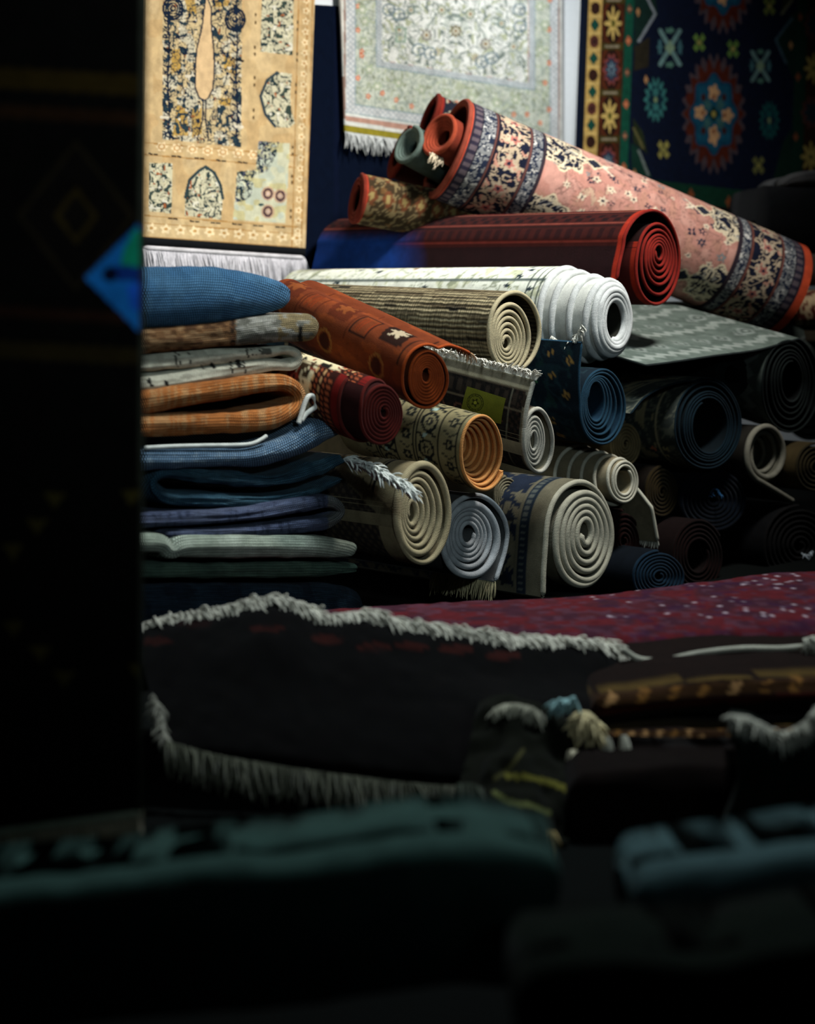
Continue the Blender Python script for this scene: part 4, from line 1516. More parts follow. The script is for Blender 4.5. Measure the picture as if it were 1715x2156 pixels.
def on_roll(R_, corners, nu, nv, lift):
    """grid on a roll's outer face spanned between four picture corners (tl, tr, br, bl)"""
    m = len(R_['x'])
    ii = np.arange(int(m * .45), m)
    aa = np.linspace(0, R_['L'], 160)
    o = R_['th'] / 2 + lift

    def surf(i, a):
        x = np.interp(i, np.arange(m), R_['x'] + R_['nx'] * o)
        z = np.interp(i, np.arange(m), R_['z'] + R_['nz'] * o)
        t = np.interp(i, np.arange(m), R_['tele'])
        return R_['place'](x, z, t - a)
    I, A = np.meshgrid(ii, aa, indexing='ij')
    px, py = project(surf(I.astype(float), A))
    sol = []
    for cx, cy in corners:
        d = (px - cx) ** 2 + (py - cy) ** 2
        q = np.unravel_index(np.argmin(d), d.shape)
        sol.append((float(I[q]), float(A[q])))
    s = np.array(sol)
    u = np.linspace(0, 1, nu)[:, None, None]
    v = np.linspace(0, 1, nv)[None, :, None]
    q = (s[0] * (1 - u) + s[1] * u) * (1 - v) + (s[3] * (1 - u) + s[2] * u) * v
    return surf(q[..., 0], q[..., 1]), u[..., 0] + 0 * v[..., 0], v[..., 0] + 0 * u[..., 0]


pos, U, V = on_roll(J, [(984, 813), (1066, 839), (1056, 893), (968, 872)], 90, 70, .0015)
p = Paint(U, V, (90, 92, 27))
gr = (44, 46, 14)
p.ring(.30, .46, .20, .30, .05, gr); p.ring(.30, .46, .16, .24, .05, gr)
p.flower(.30, .46, .10, .16, 5, gr, .5); p.ell(.30, .46, .04, .06, (128, 128, 40))
for k in range(14):
    th_ = k * 2 * math.pi / 14
    p.line([(.30 + .165 * math.cos(th_), .46 + .25 * math.sin(th_)), (.30 + .195 * math.cos(th_), .46 + .29 * math.sin(th_))], .018, gr)
p.line([(.18, .88), (.42, .88)], .03, gr)
g = Grid()
g.add(pos, p.out(), np.stack([U * .1, V * .08], -1))
t_ = g.build('paper_tag', M_BOARD, J['root'])
t_['label'] = 'yellow printed paper tag'

# ------------------------------------------------------------------ the leaning pink roll and the rolls beside its mouth
pk_d = 4.98
A0, B0 = P(942, 316, 4.98), P(1648, 612, 5.28)
v = A0 - B0
pk_yaw = math.degrees(math.atan2(v[0], -v[1]))
pk_pitch = math.degrees(math.asin(v[2] / np.linalg.norm(v)))
pk_L = float(np.linalg.norm(v))
rot = lambda a, b: (948 + a, 312 + b)


def lean(cx, cy, r, d, **kw):
    """coil whose mouth faces the pink roll's mouth side; r in picture pixels"""
    nv = np.array([math.sin(math.radians(pk_yaw)) * math.cos(math.radians(pk_pitch)), -math.cos(math.radians(pk_yaw)) * math.cos(math.radians(pk_pitch)), math.sin(math.radians(pk_pitch))])
    return nv


def roll_m(name, label, cx, cy, r, d, core=.1, turns=5, end=90, dirn=1, knots=None, **kw):
    """a round coil given by its true radius; the picture ellipse is worked out from its own axis"""
    yaw, pitch = kw.get('yaw', pk_yaw), kw.get('pitch', pk_pitch)
    y, p_ = math.radians(yaw), math.radians(pitch)
    n = np.array([math.sin(y) * math.cos(p_), -math.cos(y) * math.cos(p_), math.sin(p_)])
    e1 = np.array([math.cos(y), math.sin(y), 0.0])
    e2 = np.cross(n, e1)
    kw['yaw'], kw['pitch'] = yaw, pitch
    return roll_true(name, label, P(cx, cy, d), n, e1, e2, r, core, turns, end, dirn, knots, kw)


def roll_true(name, label, C0, n, e1, e2, r, core, turns, end, dirn, knots, kw):
    g0 = globals()
    save = g0['on_plane']
    px0, py0 = project(C0)
    # draw the winding in metres: one "pixel" is one metre on the end face
    g0['on_plane'] = lambda X, Y, c, nn: C0 + np.asarray(X)[..., None] * e1 + (-np.asarray(Y))[..., None] * e2
    try:
        kn = [(q, a, -b, rr, rr) for q, a, b, rr in (knots or [(0, 0, 0, r * core), (1, 0, 0, r)])]
        keep = g0['P']
        g0['P'] = lambda *a: C0 if a[0] == 'C0' else keep(*a)
        return roll(name, label, 'C0', 0, r, r, core=core, turns=turns, end=end, dirn=dirn, knots=kn, d=1.0, **kw)
    finally:
        g0['on_plane'] = save
        g0['P'] = keep


def ext_navyrim(S, A):
    p = Paint(A, S, (30, 34, 44))
    p.vines(p.x > .02, .035, 4, (170, 160, 136), (120, 60, 50), .09)
    p.put(p.x < .016, (130, 40, 30))
    return p.out()


def olive(U, V, PX, PY):
    p = Paint(PX, PY, (17, 18, 12))
    for pts, w, c in (([(1068, 1634), (1110, 1636), (1160, 1648), (1200, 1664)], 13, (92, 88, 36)), ([(1040, 1668), (1070, 1688), (1120, 1696), (1155, 1712)], 11, (80, 84, 48)), ([(1100, 1580), (1070, 1620), (1040, 1640)], 9, (62, 60, 34))):
        p.line(pts, w, c)
    return p.out()


r_pk = 107 * pk_d / FPX
PK = roll_m('rolled_carpet', 'large pink floral rolled carpet leaning diagonally across the pile top', 942, 316, r_pk, pk_d, turns=2, end=-150, dirn=1, L=pk_L,
            knots=[(0, 0, 0, r_pk * .90), (.5, 0, 0, r_pk * .95), (1, 0, 0, r_pk)], th=.007, er=.008, ext=ext_pink, inc=(70, 28, 20), edge=(138, 66, 50), res=.0036, wob=.01, L_in=.5,
            group='rolled carpets at the pile top')
ax = PK['n']
roll_m('rolled_carpet', 'orange red coil sticking out of the pink carpet roll', 963, 306, .060, pk_d - .05, turns=5, core=.42, th=.0085, er=.0075, L=.3, extc=(110, 44, 30), inc=(110, 42, 26), edge=(150, 66, 44),
       tele=[(0, .05), (1, .075)], yaw=pk_yaw + 26, group='rolled carpets at the pile top', fringe=dict(n=70, a0=-.01, a1=.03, len=.05, col=(214, 200, 172), bend=(-.5, -.3, -.8)), end=-100)
roll_m('rolled_carpet', 'grey green coil in the mouth of the pink carpet roll', 903, 330, .054, pk_d + .02, turns=5, core=.36, th=.008, er=.0072, L=.3, extc=(66, 78, 72), inc=(58, 70, 64), edge=(96, 112, 104),
       tele=[(0, .06), (1, .085)], yaw=pk_yaw + 24, group='rolled carpets at the pile top')
roll_m('rolled_carpet', 'navy and cream carpet roll with red rim standing behind the coils', 905, 246, .066, pk_d + .26, turns=2, core=.8, th=.007, er=.0085, L=.5, ext=lambda S, A: ext_navyrim(S, A), inc=(40, 13, 11), edge=(112, 40, 30),
       res=.006, group='rolled carpets at the pile top')
roll_m('rolled_carpet', 'dark red hollow carpet roll left of the grey green coil', 842, 322, .080, pk_d + .14, turns=3, core=.6, th=.007, er=.0078, L=.24, extc=(58, 22, 16), inc=(44, 15, 12), edge=(100, 34, 24),
       group='rolled carpets at the pile top')
roll_m('rolled_carpet', 'brown patterned carpet roll with red edge below the dark red roll', 752, 420, .072, pk_d - .02, turns=3, core=.5, th=.007, er=.0065, L=.45, ext=ext_gold, inc=(60, 30, 22), edge=(112, 42, 30),
       yaw=-72, pitch=10, res=.006, group='rolled carpets at the pile top')

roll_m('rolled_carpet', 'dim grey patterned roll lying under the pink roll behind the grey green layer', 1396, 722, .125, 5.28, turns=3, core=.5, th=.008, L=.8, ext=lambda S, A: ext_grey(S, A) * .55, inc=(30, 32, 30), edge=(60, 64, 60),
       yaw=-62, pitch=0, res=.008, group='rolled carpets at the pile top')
roll_m('rolled_carpet', 'black roll at right edge between the red cream rug and the tan roll', 1700, 840, .15, 5.75, turns=3, core=.5, th=.008, L=.8, extc=(14, 15, 15), inc=(10, 11, 11), edge=(20, 22, 22),
       yaw=-62, pitch=0, group='rolled carpets at the pile top')

# ------------------------------------------------------------------ far right: black bundle, grey blanket, brown roll, patterned rug edges
fold('black folded rug bundle beside the dark blue hanging carpet', [(1588, 468, 150), (1660, 468, 152), (1800, 470, 150)], 5.75, .5, (14, 15, 17), M_PILE, group='bundles at the far right', seed=3)
fold('grey folded blanket lying on the black bundle', [(1648, 388, 16), (1690, 376, 32), (1800, 374, 36)], 5.72, .45, (72, 72, 72), M_PILE, group='bundles at the far right', seed=5)
fold('dull brown folded rug below the black bundle', [(1630, 570, 64), (1700, 566, 66), (1800, 566, 66)], 5.6, .4, (84, 74, 68), M_PILE, group='bundles at the far right', seed=6)


def cf_cream(S, D, PX, PY):
    p = Paint(S, D, (96, 44, 36))
    l, b = scroll(p.x, p.y, .05, 5, .09)
    p.put(b, (196, 170, 136)); p.put(l, (190, 166, 130))
    p.put((D.ravel() % .06) < .006, (150, 66, 52))
    return p.out()


fold('red rug with cream figures beneath the pink roll at right edge', [(1640, 652, 70), (1700, 648, 72), (1800, 646, 72)], 5.4, .5, None, M_PILE, group='bundles at the far right', seed=7, colf=cf_cream)
fold('dark patterned rug at right edge under the red cream rug', [(1600, 712, 50), (1700, 706, 50), (1800, 706, 50)], 5.42, .5, (50, 44, 34), M_PILE, group='bundles at the far right', seed=8)

# ------------------------------------------------------------------ the stack of folded carpets at left


def cf_base(c1, c2=None, sc=30, seed=1):
    def f(S, D, PX, PY):
        p = Paint(S, D, c1)
        if c2:
            p.put(vnoise(p.x * sc, p.y * sc, seed) > .58, c2, .6)
        return p.out()
    return f


def cf_patch(S, D, PX, PY):
    p = Paint(PX, PY, (168, 122, 80))
    n = vnoise(p.x / 14, p.y / 5, 3)
    p.put(n > .55, (200, 156, 110)); p.put(n < .3, (124, 86, 56))
    m = p.x > 497
    p.put(m, (196, 192, 176)); p.put(m & (n > .5), (216, 212, 198)); p.put(m & (vnoise(p.x / 18, p.y / 9, 8) > .62), (150, 148, 134))
    p.put((p.x > 585) & (vnoise(p.x / 16, p.y / 9, 5) > .4), (190, 168, 124))
    p.put((np.abs(p.x - 490) < 5) & (n > .35), (70, 52, 38))
    p.put((np.abs(p.x - 632) < 5) & (p.y > 688), (40, 36, 30))
    return p.out()


def cf_marks(S, D, PX, PY):
    p = Paint(PX, PY, (190, 186, 166))
    p.put(vnoise(p.x / 30, p.y / 5, 3) > .6, (166, 162, 144))
    z = lambda a, b: (300 + a * .268, 520 + b * .268)
    for zx, y0, y1, w in ((255, 830, 935, 14), (282, 840, 930, 6), (360, 830, 915, 10), (815, 790, 870, 16), (850, 800, 860, 8), (875, 790, 850, 6), (910, 790, 830, 6), (930, 790, 830, 6),
                          (690, 905, 985, 16), (790, 895, 985, 14), (745, 900, 930, 40), (540, 920, 945, 30), (50, 1040, 1090, 30), (460, 930, 955, 10), (180, 1060, 1090, 26)):
        a, b = z(zx, y0), z(zx + 18, y1)
        p.line([a, b], w * .27, (30, 30, 28))
    a = z(960, 800)
    p.rect(a[0] - 7, a[1] - 1, a[0] + 14, a[1] + 12, (30, 30, 28), .8)
    return p.out()


def cf_orange(S, D, PX, PY):
    p = Paint(PX, PY, (226, 140, 74))
    p.put(vnoise(p.x / 5, p.y / 60, 3) > .62, (236, 178, 120), .8)
    p.put(vnoise(p.x / 40, p.y / 14, 5) > .62, (204, 120, 58), .6)
    return p.out()


def cf_denim(S, D, PX, PY):
    p = Paint(PX, PY, (128, 160, 190))
    p.put(vnoise(p.x / 40, p.y / 9, 5) > .55, (110, 142, 172), .7)
    p.put(vnoise(p.x / 16, p.y / 3, 7) > .74, (176, 200, 216), .6)
    return p.out()


def cf_violet(S, D, PX, PY):
    p = Paint(PX, PY, (112, 124, 158))
    p.put(vnoise(p.x / 5, p.y / 22, 5) > .72, (70, 80, 108), .8)
    p.put(vnoise(p.x / 60, p.y / 12, 9) > .6, (134, 144, 174), .5)
    p.put(p.x > 690, (160, 160, 142), .7)
    return p.out()


ST = 'folded carpets in the stack'
fold('bright blue folded carpet lying on top of the stack', [(140, 632, 135), (318, 627, 132), (430, 622, 125), (520, 622, 98), (580, 622, 64), (609, 622, 38)], 3.47, .85, None, M_KNIT, colf=cf_base((92, 146, 192), (110, 164, 206)), wr=.003, yaw=45, seed=2, front=.75)
fold('brown and grey patched folded kilim under the blue carpet', [(140, 735, 62), (310, 717, 58), (450, 706, 56), (560, 694, 60), (640, 690, 62), (664, 692, 48)], 3.45, .85, None, M_KNITF, colf=cf_patch, yaw=45, seed=3, wr=.0025)
fold('pale grey folded kilim with black dashes, third in the stack', [(140, 776, 42), (310, 764, 42), (450, 751, 38), (560, 741, 25), (604, 737, 20), (626, 750, 22), (612, 770, 24), (560, 770, 30), (450, 785, 36), (310, 806, 40), (140, 822, 40)], 3.46, .85, None, M_FLAT, colf=cf_marks, yaw=45, seed=4, wr=.0025)
fold('orange brown folded carpet with a curled end', [(140, 868, 50), (313, 845, 50), (461, 821, 47), (560, 806, 40), (606, 808, 32), (630, 832, 28), (618, 862, 34), (560, 881, 50), (461, 890, 47), (313, 896, 48), (140, 905, 48)], 3.43, .85, None, M_RIBK, colf=cf_orange, yaw=45, seed=5, wr=.003)
f5 = fold('slate blue folded carpet with white bound edge and raised tip', [(140, 966, 46), (313, 966, 46), (450, 965, 42), (530, 961, 44), (600, 940, 54), (660, 910, 58), (705, 894, 44), (721, 888, 26)], 3.42, .85, None, M_KNIT, colf=cf_denim, yaw=45, seed=6, wr=.003, front=1.2)
cord(f5['root'], [(304, 943), (360, 940), (430, 938), (500, 937), (530, 934), (550, 925), (562, 917)], None, .0042, (206, 208, 200))
cord(f5['root'], [(628, 892), (634, 872), (640, 852), (648, 836), (658, 834), (665, 845), (664, 856), (654, 864), (644, 872), (634, 886)], None, .0055, (206, 204, 194))
fold('crumpled dark teal folded carpet under the slate blue one', [(722, 968, 20), (650, 992, 32), (560, 1011, 32), (430, 1003, 32), (348, 995, 26), (322, 1018, 18), (350, 1046, 26), (430, 1052, 32), (560, 1054, 28), (650, 1036, 24), (715, 1008, 18)], 3.43, .85, None, M_KNITF,
     colf=cf_base((66, 106, 128), (88, 132, 152), 24, 4), yaw=45, seed=7, wr=.005)
fold('violet blue folded carpet bent round at its right end', [(140, 1098, 30), (313, 1094, 30), (500, 1085, 28), (640, 1063, 32), (692, 1056, 28), (716, 1076, 24), (692, 1098, 26), (640, 1105, 30), (520, 1118, 24), (345, 1123, 16)], 3.39, .85, None, M_KNITF, colf=cf_violet, yaw=45, seed=8, wr=.0025)
fold('sage green folded carpet, pale one low in the stack', [(140, 1148, 52), (313, 1142, 50), (352, 1158, 46), (385, 1150, 54), (520, 1150, 56), (650, 1150, 52), (725, 1154, 40), (748, 1158, 22)], 3.39, .85, None, M_RIBK, colf=cf_base((212, 224, 204), (194, 208, 186)), yaw=45, seed=9, wr=.003)
fold('dark green folded carpet below the sage one', [(140, 1196, 36), (330, 1202, 36), (500, 1200, 34), (640, 1198, 32), (748, 1196, 26)], 3.42, .85, None, M_RIBK, colf=cf_base((108, 136, 116), (92, 120, 104)), yaw=45, seed=10)
fold('black navy folded carpet at the bottom of the stack', [(140, 1314, 182), (330, 1313, 184), (560, 1312, 184), (700, 1310, 176), (760, 1308, 120)], 3.47, .85, None, M_KNITF, colf=cf_base((44, 60, 78), (64, 88, 108)), yaw=45, seed=11, wr=.003, front=.4)

# ------------------------------------------------------------------ the low stack of rugs in front
FG = 'rugs piled on the floor in front'


def cf_red(U, V, PX, PY):
    p = Paint(PX, PY, (70, 27, 34))
    n = vnoise(p.x / 40, p.y / 9, 3)
    p.put(n > .55, (86, 24, 29), .8); p.put(n < .32, (54, 26, 38), .8)
    p.put(vnoise(p.x / 18, p.y / 4, 6) > .66, (76, 44, 56), .7)
    m = (vnoise(p.x / 6, p.y / 1.8, 8) > .86) & (p.x > 1230) & (vnoise(p.x / 60, p.y / 14, 18) > .45) & (p.y < 1300)
    p.put(m, (170, 150, 158))
    p.put((vnoise(p.x / 30, p.y / 6, 12) > .72) & (p.x > 1250), (48, 22, 46), .6)
    return p.out()


quilt('floor_rug', 'deep red rug spread over the top of the front pile', [
    [(560, 1290, 3.42), (800, 1279, 3.42), (1000, 1270, 3.42), (1200, 1258, 3.42), (1350, 1246, 3.42), (1480, 1230, 3.42), (1600, 1214, 3.42), (1715, 1207, 3.42), (1860, 1206, 3.42)],
    [(540, 1292, 3.34), (800, 1278, 3.34), (1000, 1268, 3.34), (1200, 1257, 3.34), (1350, 1245, 3.34), (1480, 1229, 3.34), (1600, 1213, 3.34), (1715, 1206, 3.34), (1860, 1205, 3.34)],
    [(520, 1310, 3.14), (800, 1300, 3.14), (1000, 1293, 3.14), (1200, 1285, 3.14), (1350, 1278, 3.14), (1480, 1266, 3.14), (1600, 1258, 3.14), (1715, 1254, 3.14), (1880, 1254, 3.14)],
    [(500, 1340, 2.96), (800, 1335, 2.96), (1000, 1335, 2.96), (1200, 1335, 2.96), (1350, 1332, 2.96), (1480, 1322, 2.96), (1600, 1314, 2.96), (1715, 1312, 2.96), (1900, 1312, 2.96)],
    [(500, 1400, 2.92), (800, 1400, 2.92), (1000, 1400, 2.92), (1200, 1400, 2.92), (1350, 1395, 2.92), (1480, 1390, 2.92), (1600, 1388, 2.92), (1715, 1388, 2.92), (1900, 1388, 2.92)]],
    .03, colf=cf_red, group=FG, seed=2, wr=.003, part='pile_surface')


def cf_dash(U, V, PX, PY):
    p = Paint(PX, PY, (6, 5, 5))
    for x, y in ((410, 1312), (560, 1322), (690, 1346), (790, 1362), (865, 1360), (960, 1366), (1060, 1380), (330, 1350)):
        p.ell(x, y, 38, 9, (46, 16, 12), .8)
    p.put(vnoise(p.x / 40, p.y / 30, 3) > .62, (8, 6, 6), .7)
    return p.out()


top_line = [(300, 1316), (350, 1302), (430, 1288), (500, 1274), (560, 1264), (620, 1272), (680, 1300), (760, 1292), (850, 1312), (960, 1327), (1060, 1342), (1150, 1346), (1240, 1352), (1290, 1368), (1318, 1410)]
dn = lambda dy, d, sc=1.0, x0=0: [(x + x0, y + dy, d) for x, y in top_line]
F2 = quilt('floor_rug', 'black fringed rug folded over the front of the pile', [
    dn(2, 3.02), dn(0, 2.90), dn(16, 2.82), dn(80, 2.74),
    [(318, 1470, 2.66), (500, 1450, 2.65), (700, 1470, 2.64), (900, 1490, 2.63), (1050, 1490, 2.63), (1180, 1490, 2.63), (1290, 1480, 2.66)],
    [(345, 1570, 2.56), (500, 1575, 2.54), (700, 1600, 2.53), (900, 1620, 2.52), (1000, 1630, 2.52), (1100, 1600, 2.53), (1240, 1560, 2.58)],
    [(350, 1590, 2.57), (500, 1605, 2.55), (700, 1632, 2.54), (900, 1655, 2.53), (1000, 1662, 2.53), (1100, 1630, 2.54), (1240, 1590, 2.59)]],
    .02, colf=cf_dash, group=FG, seed=4, wr=.004)
fringe_px(F2['root'], [(x, y - 3) for x, y in top_line], (.5, -.1), .054, d=2.85, n=1600, rad=.0021, col=(204, 198, 182), seed=4, bend=(.4, -.5, -.8), jit=.4, toward=.6)
fringe_px(F2['root'], [(322, 1464), (340, 1500), (346, 1540), (352, 1570)], (-.2, -.4), .030, dd=[2.64, 2.60, 2.57, 2.53], n=140, rad=.0018, col=(150, 146, 132), seed=5, bend=(0, 0, -1), jit=.5, toward=.4)
fringe_px(F2['root'], [(350, 1560), (450, 1588), (550, 1606), (650, 1622), (760, 1636), (860, 1648), (950, 1654), (1000, 1650)], (.1, -1), .055, dd=[2.53, 2.515, 2.51, 2.505, 2.50, 2.495, 2.49, 2.49], n=480, rad=.0022, col=(104, 104, 88), seed=6, bend=(.1, -.2, -1), jit=.28, toward=.3)

F3 = fold('black rug with a pale corded edge right of the fringed rug', [(1300, 1420, 70), (1400, 1424, 66), (1560, 1412, 70), (1715, 1404, 72), (1860, 1404, 72)], 2.86, .3, (12, 13, 15), M_PILE, name='floor_rug', group=FG, seed=12)
cord(F3['root'], [(1308, 1366), (1345, 1388), (1400, 1390), (1470, 1376), (1560, 1366), (1640, 1366), (1700, 1362), (1800, 1362)], 2.80, .0055, (176, 172, 156))
fringe_px(F3['root'], [(1690, 1346), (1715, 1340), (1760, 1342)], (.2, -.3), .035, d=2.79, n=110, col=(186, 182, 166), seed=8, toward=.5, jit=.4)


def cf_goldbar(cols, per, seed):
    def f(S, D, PX, PY):
        p = Paint(PX, PY, (22, 12, 9))
        k = (np.floor((p.x + p.y * .45) / per)).astype(int)
        ph = ((p.x + p.y * .45) / per) % 1
        v = np.array([vnoise(np.array([q * .77]), np.array([seed * 1.3]), seed)[0] for q in range(k.min(), k.max() + 1)])[k - k.min()]
        m = (ph > .3) & (ph < .62) & (vnoise(p.x / 9, p.y / 7, seed) > .32)
        yy = p.y - np.interp(p.x, cols[0], cols[1])
        b = np.abs(yy) < cols[2]
        p.put(b, (46, 28, 14))
        p.put(b & m, (104, 70, 32))
        p.put(b & m & (v > .6), (140, 104, 66))
        p.put((np.abs(yy - cols[2] * 1.8) < cols[2] * .5), (50, 17, 11))
        p.put((np.abs(yy + cols[2] * 1.6) < cols[2] * .3), (78, 60, 28))
        return p.out()
    return f


F4 = fold('folded rug edge with gold bars, upper one at lower right', [(1245, 1496, 54), (1350, 1480, 66), (1500, 1466, 70), (1715, 1458, 74), (1860, 1456, 74)], 2.62, .5, None, M_PILE, name='floor_rug', group=FG, seed=13, colf=cf_goldbar(([1200, 1500, 1800], [1480, 1450, 1436], 14), 62, 3))
F5 = fold('folded rug edge with yellow bars, just under the gold barred one', [(1262, 1572, 56), (1400, 1566, 66), (1560, 1560, 66), (1860, 1556, 66)], 2.58, .5, None, M_PILE, name='floor_rug', group=FG, seed=14, colf=cf_goldbar(([1200, 1500, 1800], [1560, 1552, 1548], 18), 30, 7))
fringe_px(F4['root'], [(1215, 1508), (1235, 1500), (1258, 1520), (1262, 1545)], (-.3, -.4), .05, d=2.53, n=120, rad=.003, col=(214, 196, 150), seed=9, jit=.5, toward=.4)
fringe_px(F4['root'], [(1165, 1482), (1190, 1476), (1210, 1470)], (-.4, -.2), .025, d=2.53, n=50, rad=.003, col=(150, 186, 186), seed=10, jit=.5, toward=.4)
fringe_px(F5['root'], [(1275, 1552), (1282, 1556)], (.25, -1), .055, d=2.50, n=26, rad=.003, col=(226, 220, 200), seed=11, jit=.12, toward=.2, name='tassel')
fringe_px(F5['root'], [(1308, 1548), (1316, 1550)], (.2, -1), .06, d=2.50, n=26, rad=.003, col=(222, 216, 196), seed=12, jit=.12, toward=.2, name='tassel')
fringe_px(F5['root'], [(1200, 1580), (1225, 1585), (1245, 1600)], (-.1, -.6), .035, d=2.50, n=70, rad=.003, col=(214, 202, 174), seed=13, jit=.4, toward=.3)

F6 = quilt('floor_rug', 'crumpled dark olive rug with yellow lines between fringes', [
    [(1010, 1492, 2.58), (1080, 1484, 2.58), (1150, 1500, 2.58), (1230, 1560, 2.58)],
    [(985, 1560, 2.49), (1060, 1550, 2.49), (1140, 1570, 2.49), (1230, 1610, 2.51)],
    [(960, 1640, 2.42), (1050, 1622, 2.42), (1130, 1640, 2.41), (1225, 1670, 2.43)],
    [(960, 1700, 2.38), (1050, 1690, 2.37), (1130, 1715, 2.36), (1190, 1740, 2.39)],
    [(965, 1745, 2.36), (1050, 1740, 2.35), (1130, 1760, 2.34), (1185, 1785, 2.35)]], .02, group=FG, seed=6, wr=.02,
    colf=lambda U, V, PX, PY: olive(U, V, PX, PY))
fringe_px(F6['root'], [(1040, 1492), (1080, 1482), (1120, 1490), (1145, 1508)], (-.3, -.5), .028, d=2.53, n=90, rad=.0022, col=(170, 166, 146), seed=14, jit=.4, toward=.4)
fringe_px(F6['root'], [(1000, 1722), (1060, 1718), (1120, 1732), (1165, 1752)], (-.1, -1), .04, d=2.31, n=120, rad=.0026, col=(180, 156, 102), seed=15, jit=.3, toward=.3)
fringe_px(F6['root'], [(960, 1650), (990, 1650), (1015, 1660)], (.15, -1), .06, d=2.35, n=60, rad=.002, col=(92, 98, 84), seed=16, jit=.2, toward=.3)
F7 = fold('dark brown folded rug at the foot of the front pile', [(1190, 1690, 150), (1400, 1690, 170), (1560, 1690, 170), (1860, 1690, 170)], 2.40, .4, (17, 10, 8), M_PILE, name='floor_rug', group=FG, seed=15, front=.5)
fringe_px(F7['root'], [(1405, 1772), (1450, 1758), (1500, 1750), (1545, 1742)], (.1, -.8), .035, d=2.33, n=140, rad=.0022, col=(200, 178, 122), seed=17, jit=.3, toward=.3)
fringe_px(F7['root'], [(1394, 1768), (1400, 1790), (1406, 1808)], (.1, -1), .018, d=2.34, n=16, rad=.0012, col=(226, 230, 236), seed=18, jit=.15, name='white_thread')
fringe_px(F7['root'], [(1428, 1826), (1440, 1838), (1452, 1838)], (.4, -.6), .012, d=2.3, n=16, rad=.0012, col=(216, 214, 226), seed=19, jit=.2, name='white_thread')
F8 = quilt('floor_rug', 'near dark rug with white fringe at the right edge', [
    [(1530, 1504, 2.5), (1580, 1512, 2.5), (1640, 1540, 2.5), (1690, 1522, 2.5), (1740, 1480, 2.5), (1860, 1470, 2.5)],
    [(1540, 1512, 2.3), (1580, 1520, 2.3), (1640, 1548, 2.3), (1690, 1530, 2.3), (1740, 1490, 2.3), (1860, 1480, 2.3)],
    [(1555, 1640, 2.24), (1600, 1640, 2.24), (1650, 1650, 2.24), (1700, 1640, 2.24), (1760, 1620, 2.24), (1860, 1610, 2.24)],
    [(1500, 1800, 2.24), (1600, 1800, 2.24), (1650, 1800, 2.24), (1700, 1800, 2.24), (1760, 1800, 2.24), (1860, 1800, 2.24)]], .02, group=FG, seed=9, wr=.006, colf=cf_base((16, 22, 18), (24, 30, 24)))
fringe_px(F8['root'], [(1536, 1506), (1575, 1512), (1640, 1542), (1690, 1522), (1720, 1492), (1780, 1480)], (.2, -.4), .030, d=2.26, n=380, rad=.0022, col=(196, 192, 176), seed=20, jit=.4, toward=.5)

# nearest piles, far out of focus
NR = 'rugs nearest the viewer'
fold('dark teal folded rug nearest the viewer at lower left', [(-260, 2030, 330), (0, 2020, 330), (300, 1990, 330), (600, 1968, 330), (900, 1925, 330), (1060, 1930, 320), (1160, 1960, 300)], 1.62, .10, (58, 84, 78), M_PILE, name='floor_rug', group=NR, seed=16, front=.35)
fold('dark teal folded rug nearest the viewer at lower right', [(1330, 1990, 300), (1420, 1975, 310), (1600, 1955, 320), (1760, 1935, 320), (2000, 1930, 320)], 1.62, .12, (70, 94, 96), M_PILE, name='floor_rug', group=NR, seed=17, front=.35)
fold('dim green folded rug at the very bottom right', [(1080, 2150, 230), (1300, 2130, 240), (1500, 2135, 240), (1760, 2105, 250), (2000, 2105, 250)], 1.36, .10, (15, 23, 17), M_PILE, name='floor_rug', group=NR, seed=18, front=.3)

# ------------------------------------------------------------------ dark carpet hanging close by at left


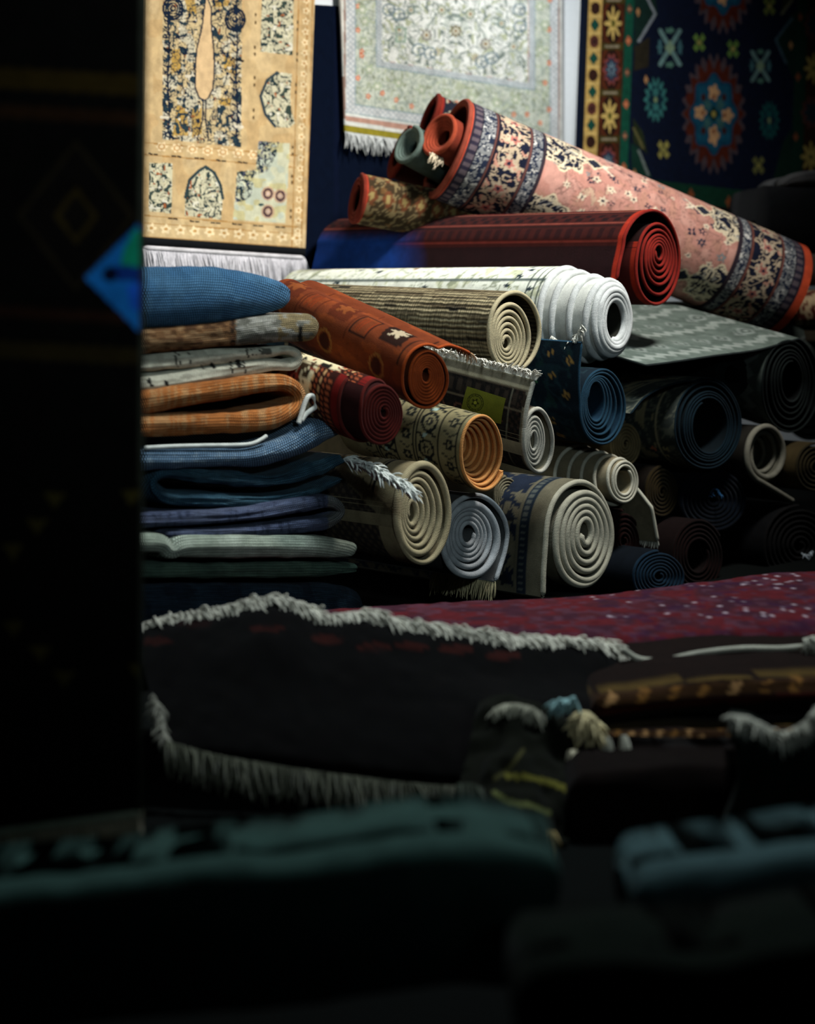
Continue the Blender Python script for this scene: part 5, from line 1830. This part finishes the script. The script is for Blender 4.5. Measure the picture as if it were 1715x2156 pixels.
def paint_dark(PX, PY):
    p = Paint(PX, PY, (15, 13, 11))
    sl = lambda y0: p.y - (y0 + (p.x) * .055)
    for y0, w, c in ((165, 22, (56, 42, 15)), (235, 14, (46, 28, 15)), (655, 12, (44, 24, 16)), (735, 18, (48, 38, 18)), (-150, 20, (80, 60, 22))):
        p.put(np.abs(sl(y0)) < w, c)
    for cx, cy in ((160, 455), (-130, 450)):
        for rx, ry, c in ((125, 160, (40, 32, 20)), (112, 145, (20, 16, 14)), (48, 62, (60, 47, 20)), (34, 44, (24, 20, 16))):
            p.diamond(cx, cy, rx, ry, c)
    # blue stitched lozenge cut by the edge
    p.diamond(290, 585, 112, 112, (34, 130, 220))
    p.poly([(285, 480), (320, 500), (320, 560), (252, 560), (262, 520)], (30, 170, 130))
    p.poly([(225, 560), (320, 560), (320, 595), (240, 590)], (24, 64, 150))
    p.poly([(265, 600), (320, 590), (320, 660), (275, 650)], (40, 110, 240))
    p.ell(232, 578, 16, 16, (12, 22, 50))
    for x, y in ((115, 1050), (78, 1105), (28, 1158), (28, 1320), (85, 1372), (135, 1425), (276, 1045), (292, 1410), (-40, 1240)):
        p.poly([(x - 24, y - 14), (x + 24, y - 14), (x, y + 20)], (72, 62, 27))
    p.put(p.x > 292, (62, 62, 52))
    return p.out()


n_ = np.array([.20, -1, 0.0]); n_ /= np.linalg.norm(n_)
hd = hang('hanging_carpet', 'near black carpet with gold stripes hanging close by at left', [(-420, -1350), (318, -1350), (298, 1704), (-420, 1800)], 0, .014, 200, 640, paint_dark, M_PILE, plane=(n_, P(300, 1700, 2.05)), sheet='pile_field')
t = np.linspace(0, 1, 60)[:, None]
row = hd['bl'] * (1 - t) + hd['br'] * t
g = Grid()
tube_grid(g, row - np.array([0, 0, .003]) + n_ * .004, .006, (190, 196, 170), 8, n_)
g.build('braid', M_CORD, hd['root'])
g = Grid()
t = np.linspace(0, 1, 200)[:, None]
fringe_grid(g, hd['bl'] * (1 - t) + hd['br'] * t, np.array([0.1, -.1, -1]), .085, (0, 0, -1), .0024, 8, .16, (204, 192, 164))
g.build('fringe', M_YARN, hd['root'])

for o in bpy.data.objects:
    if '_o' in o:
        del o['_o']
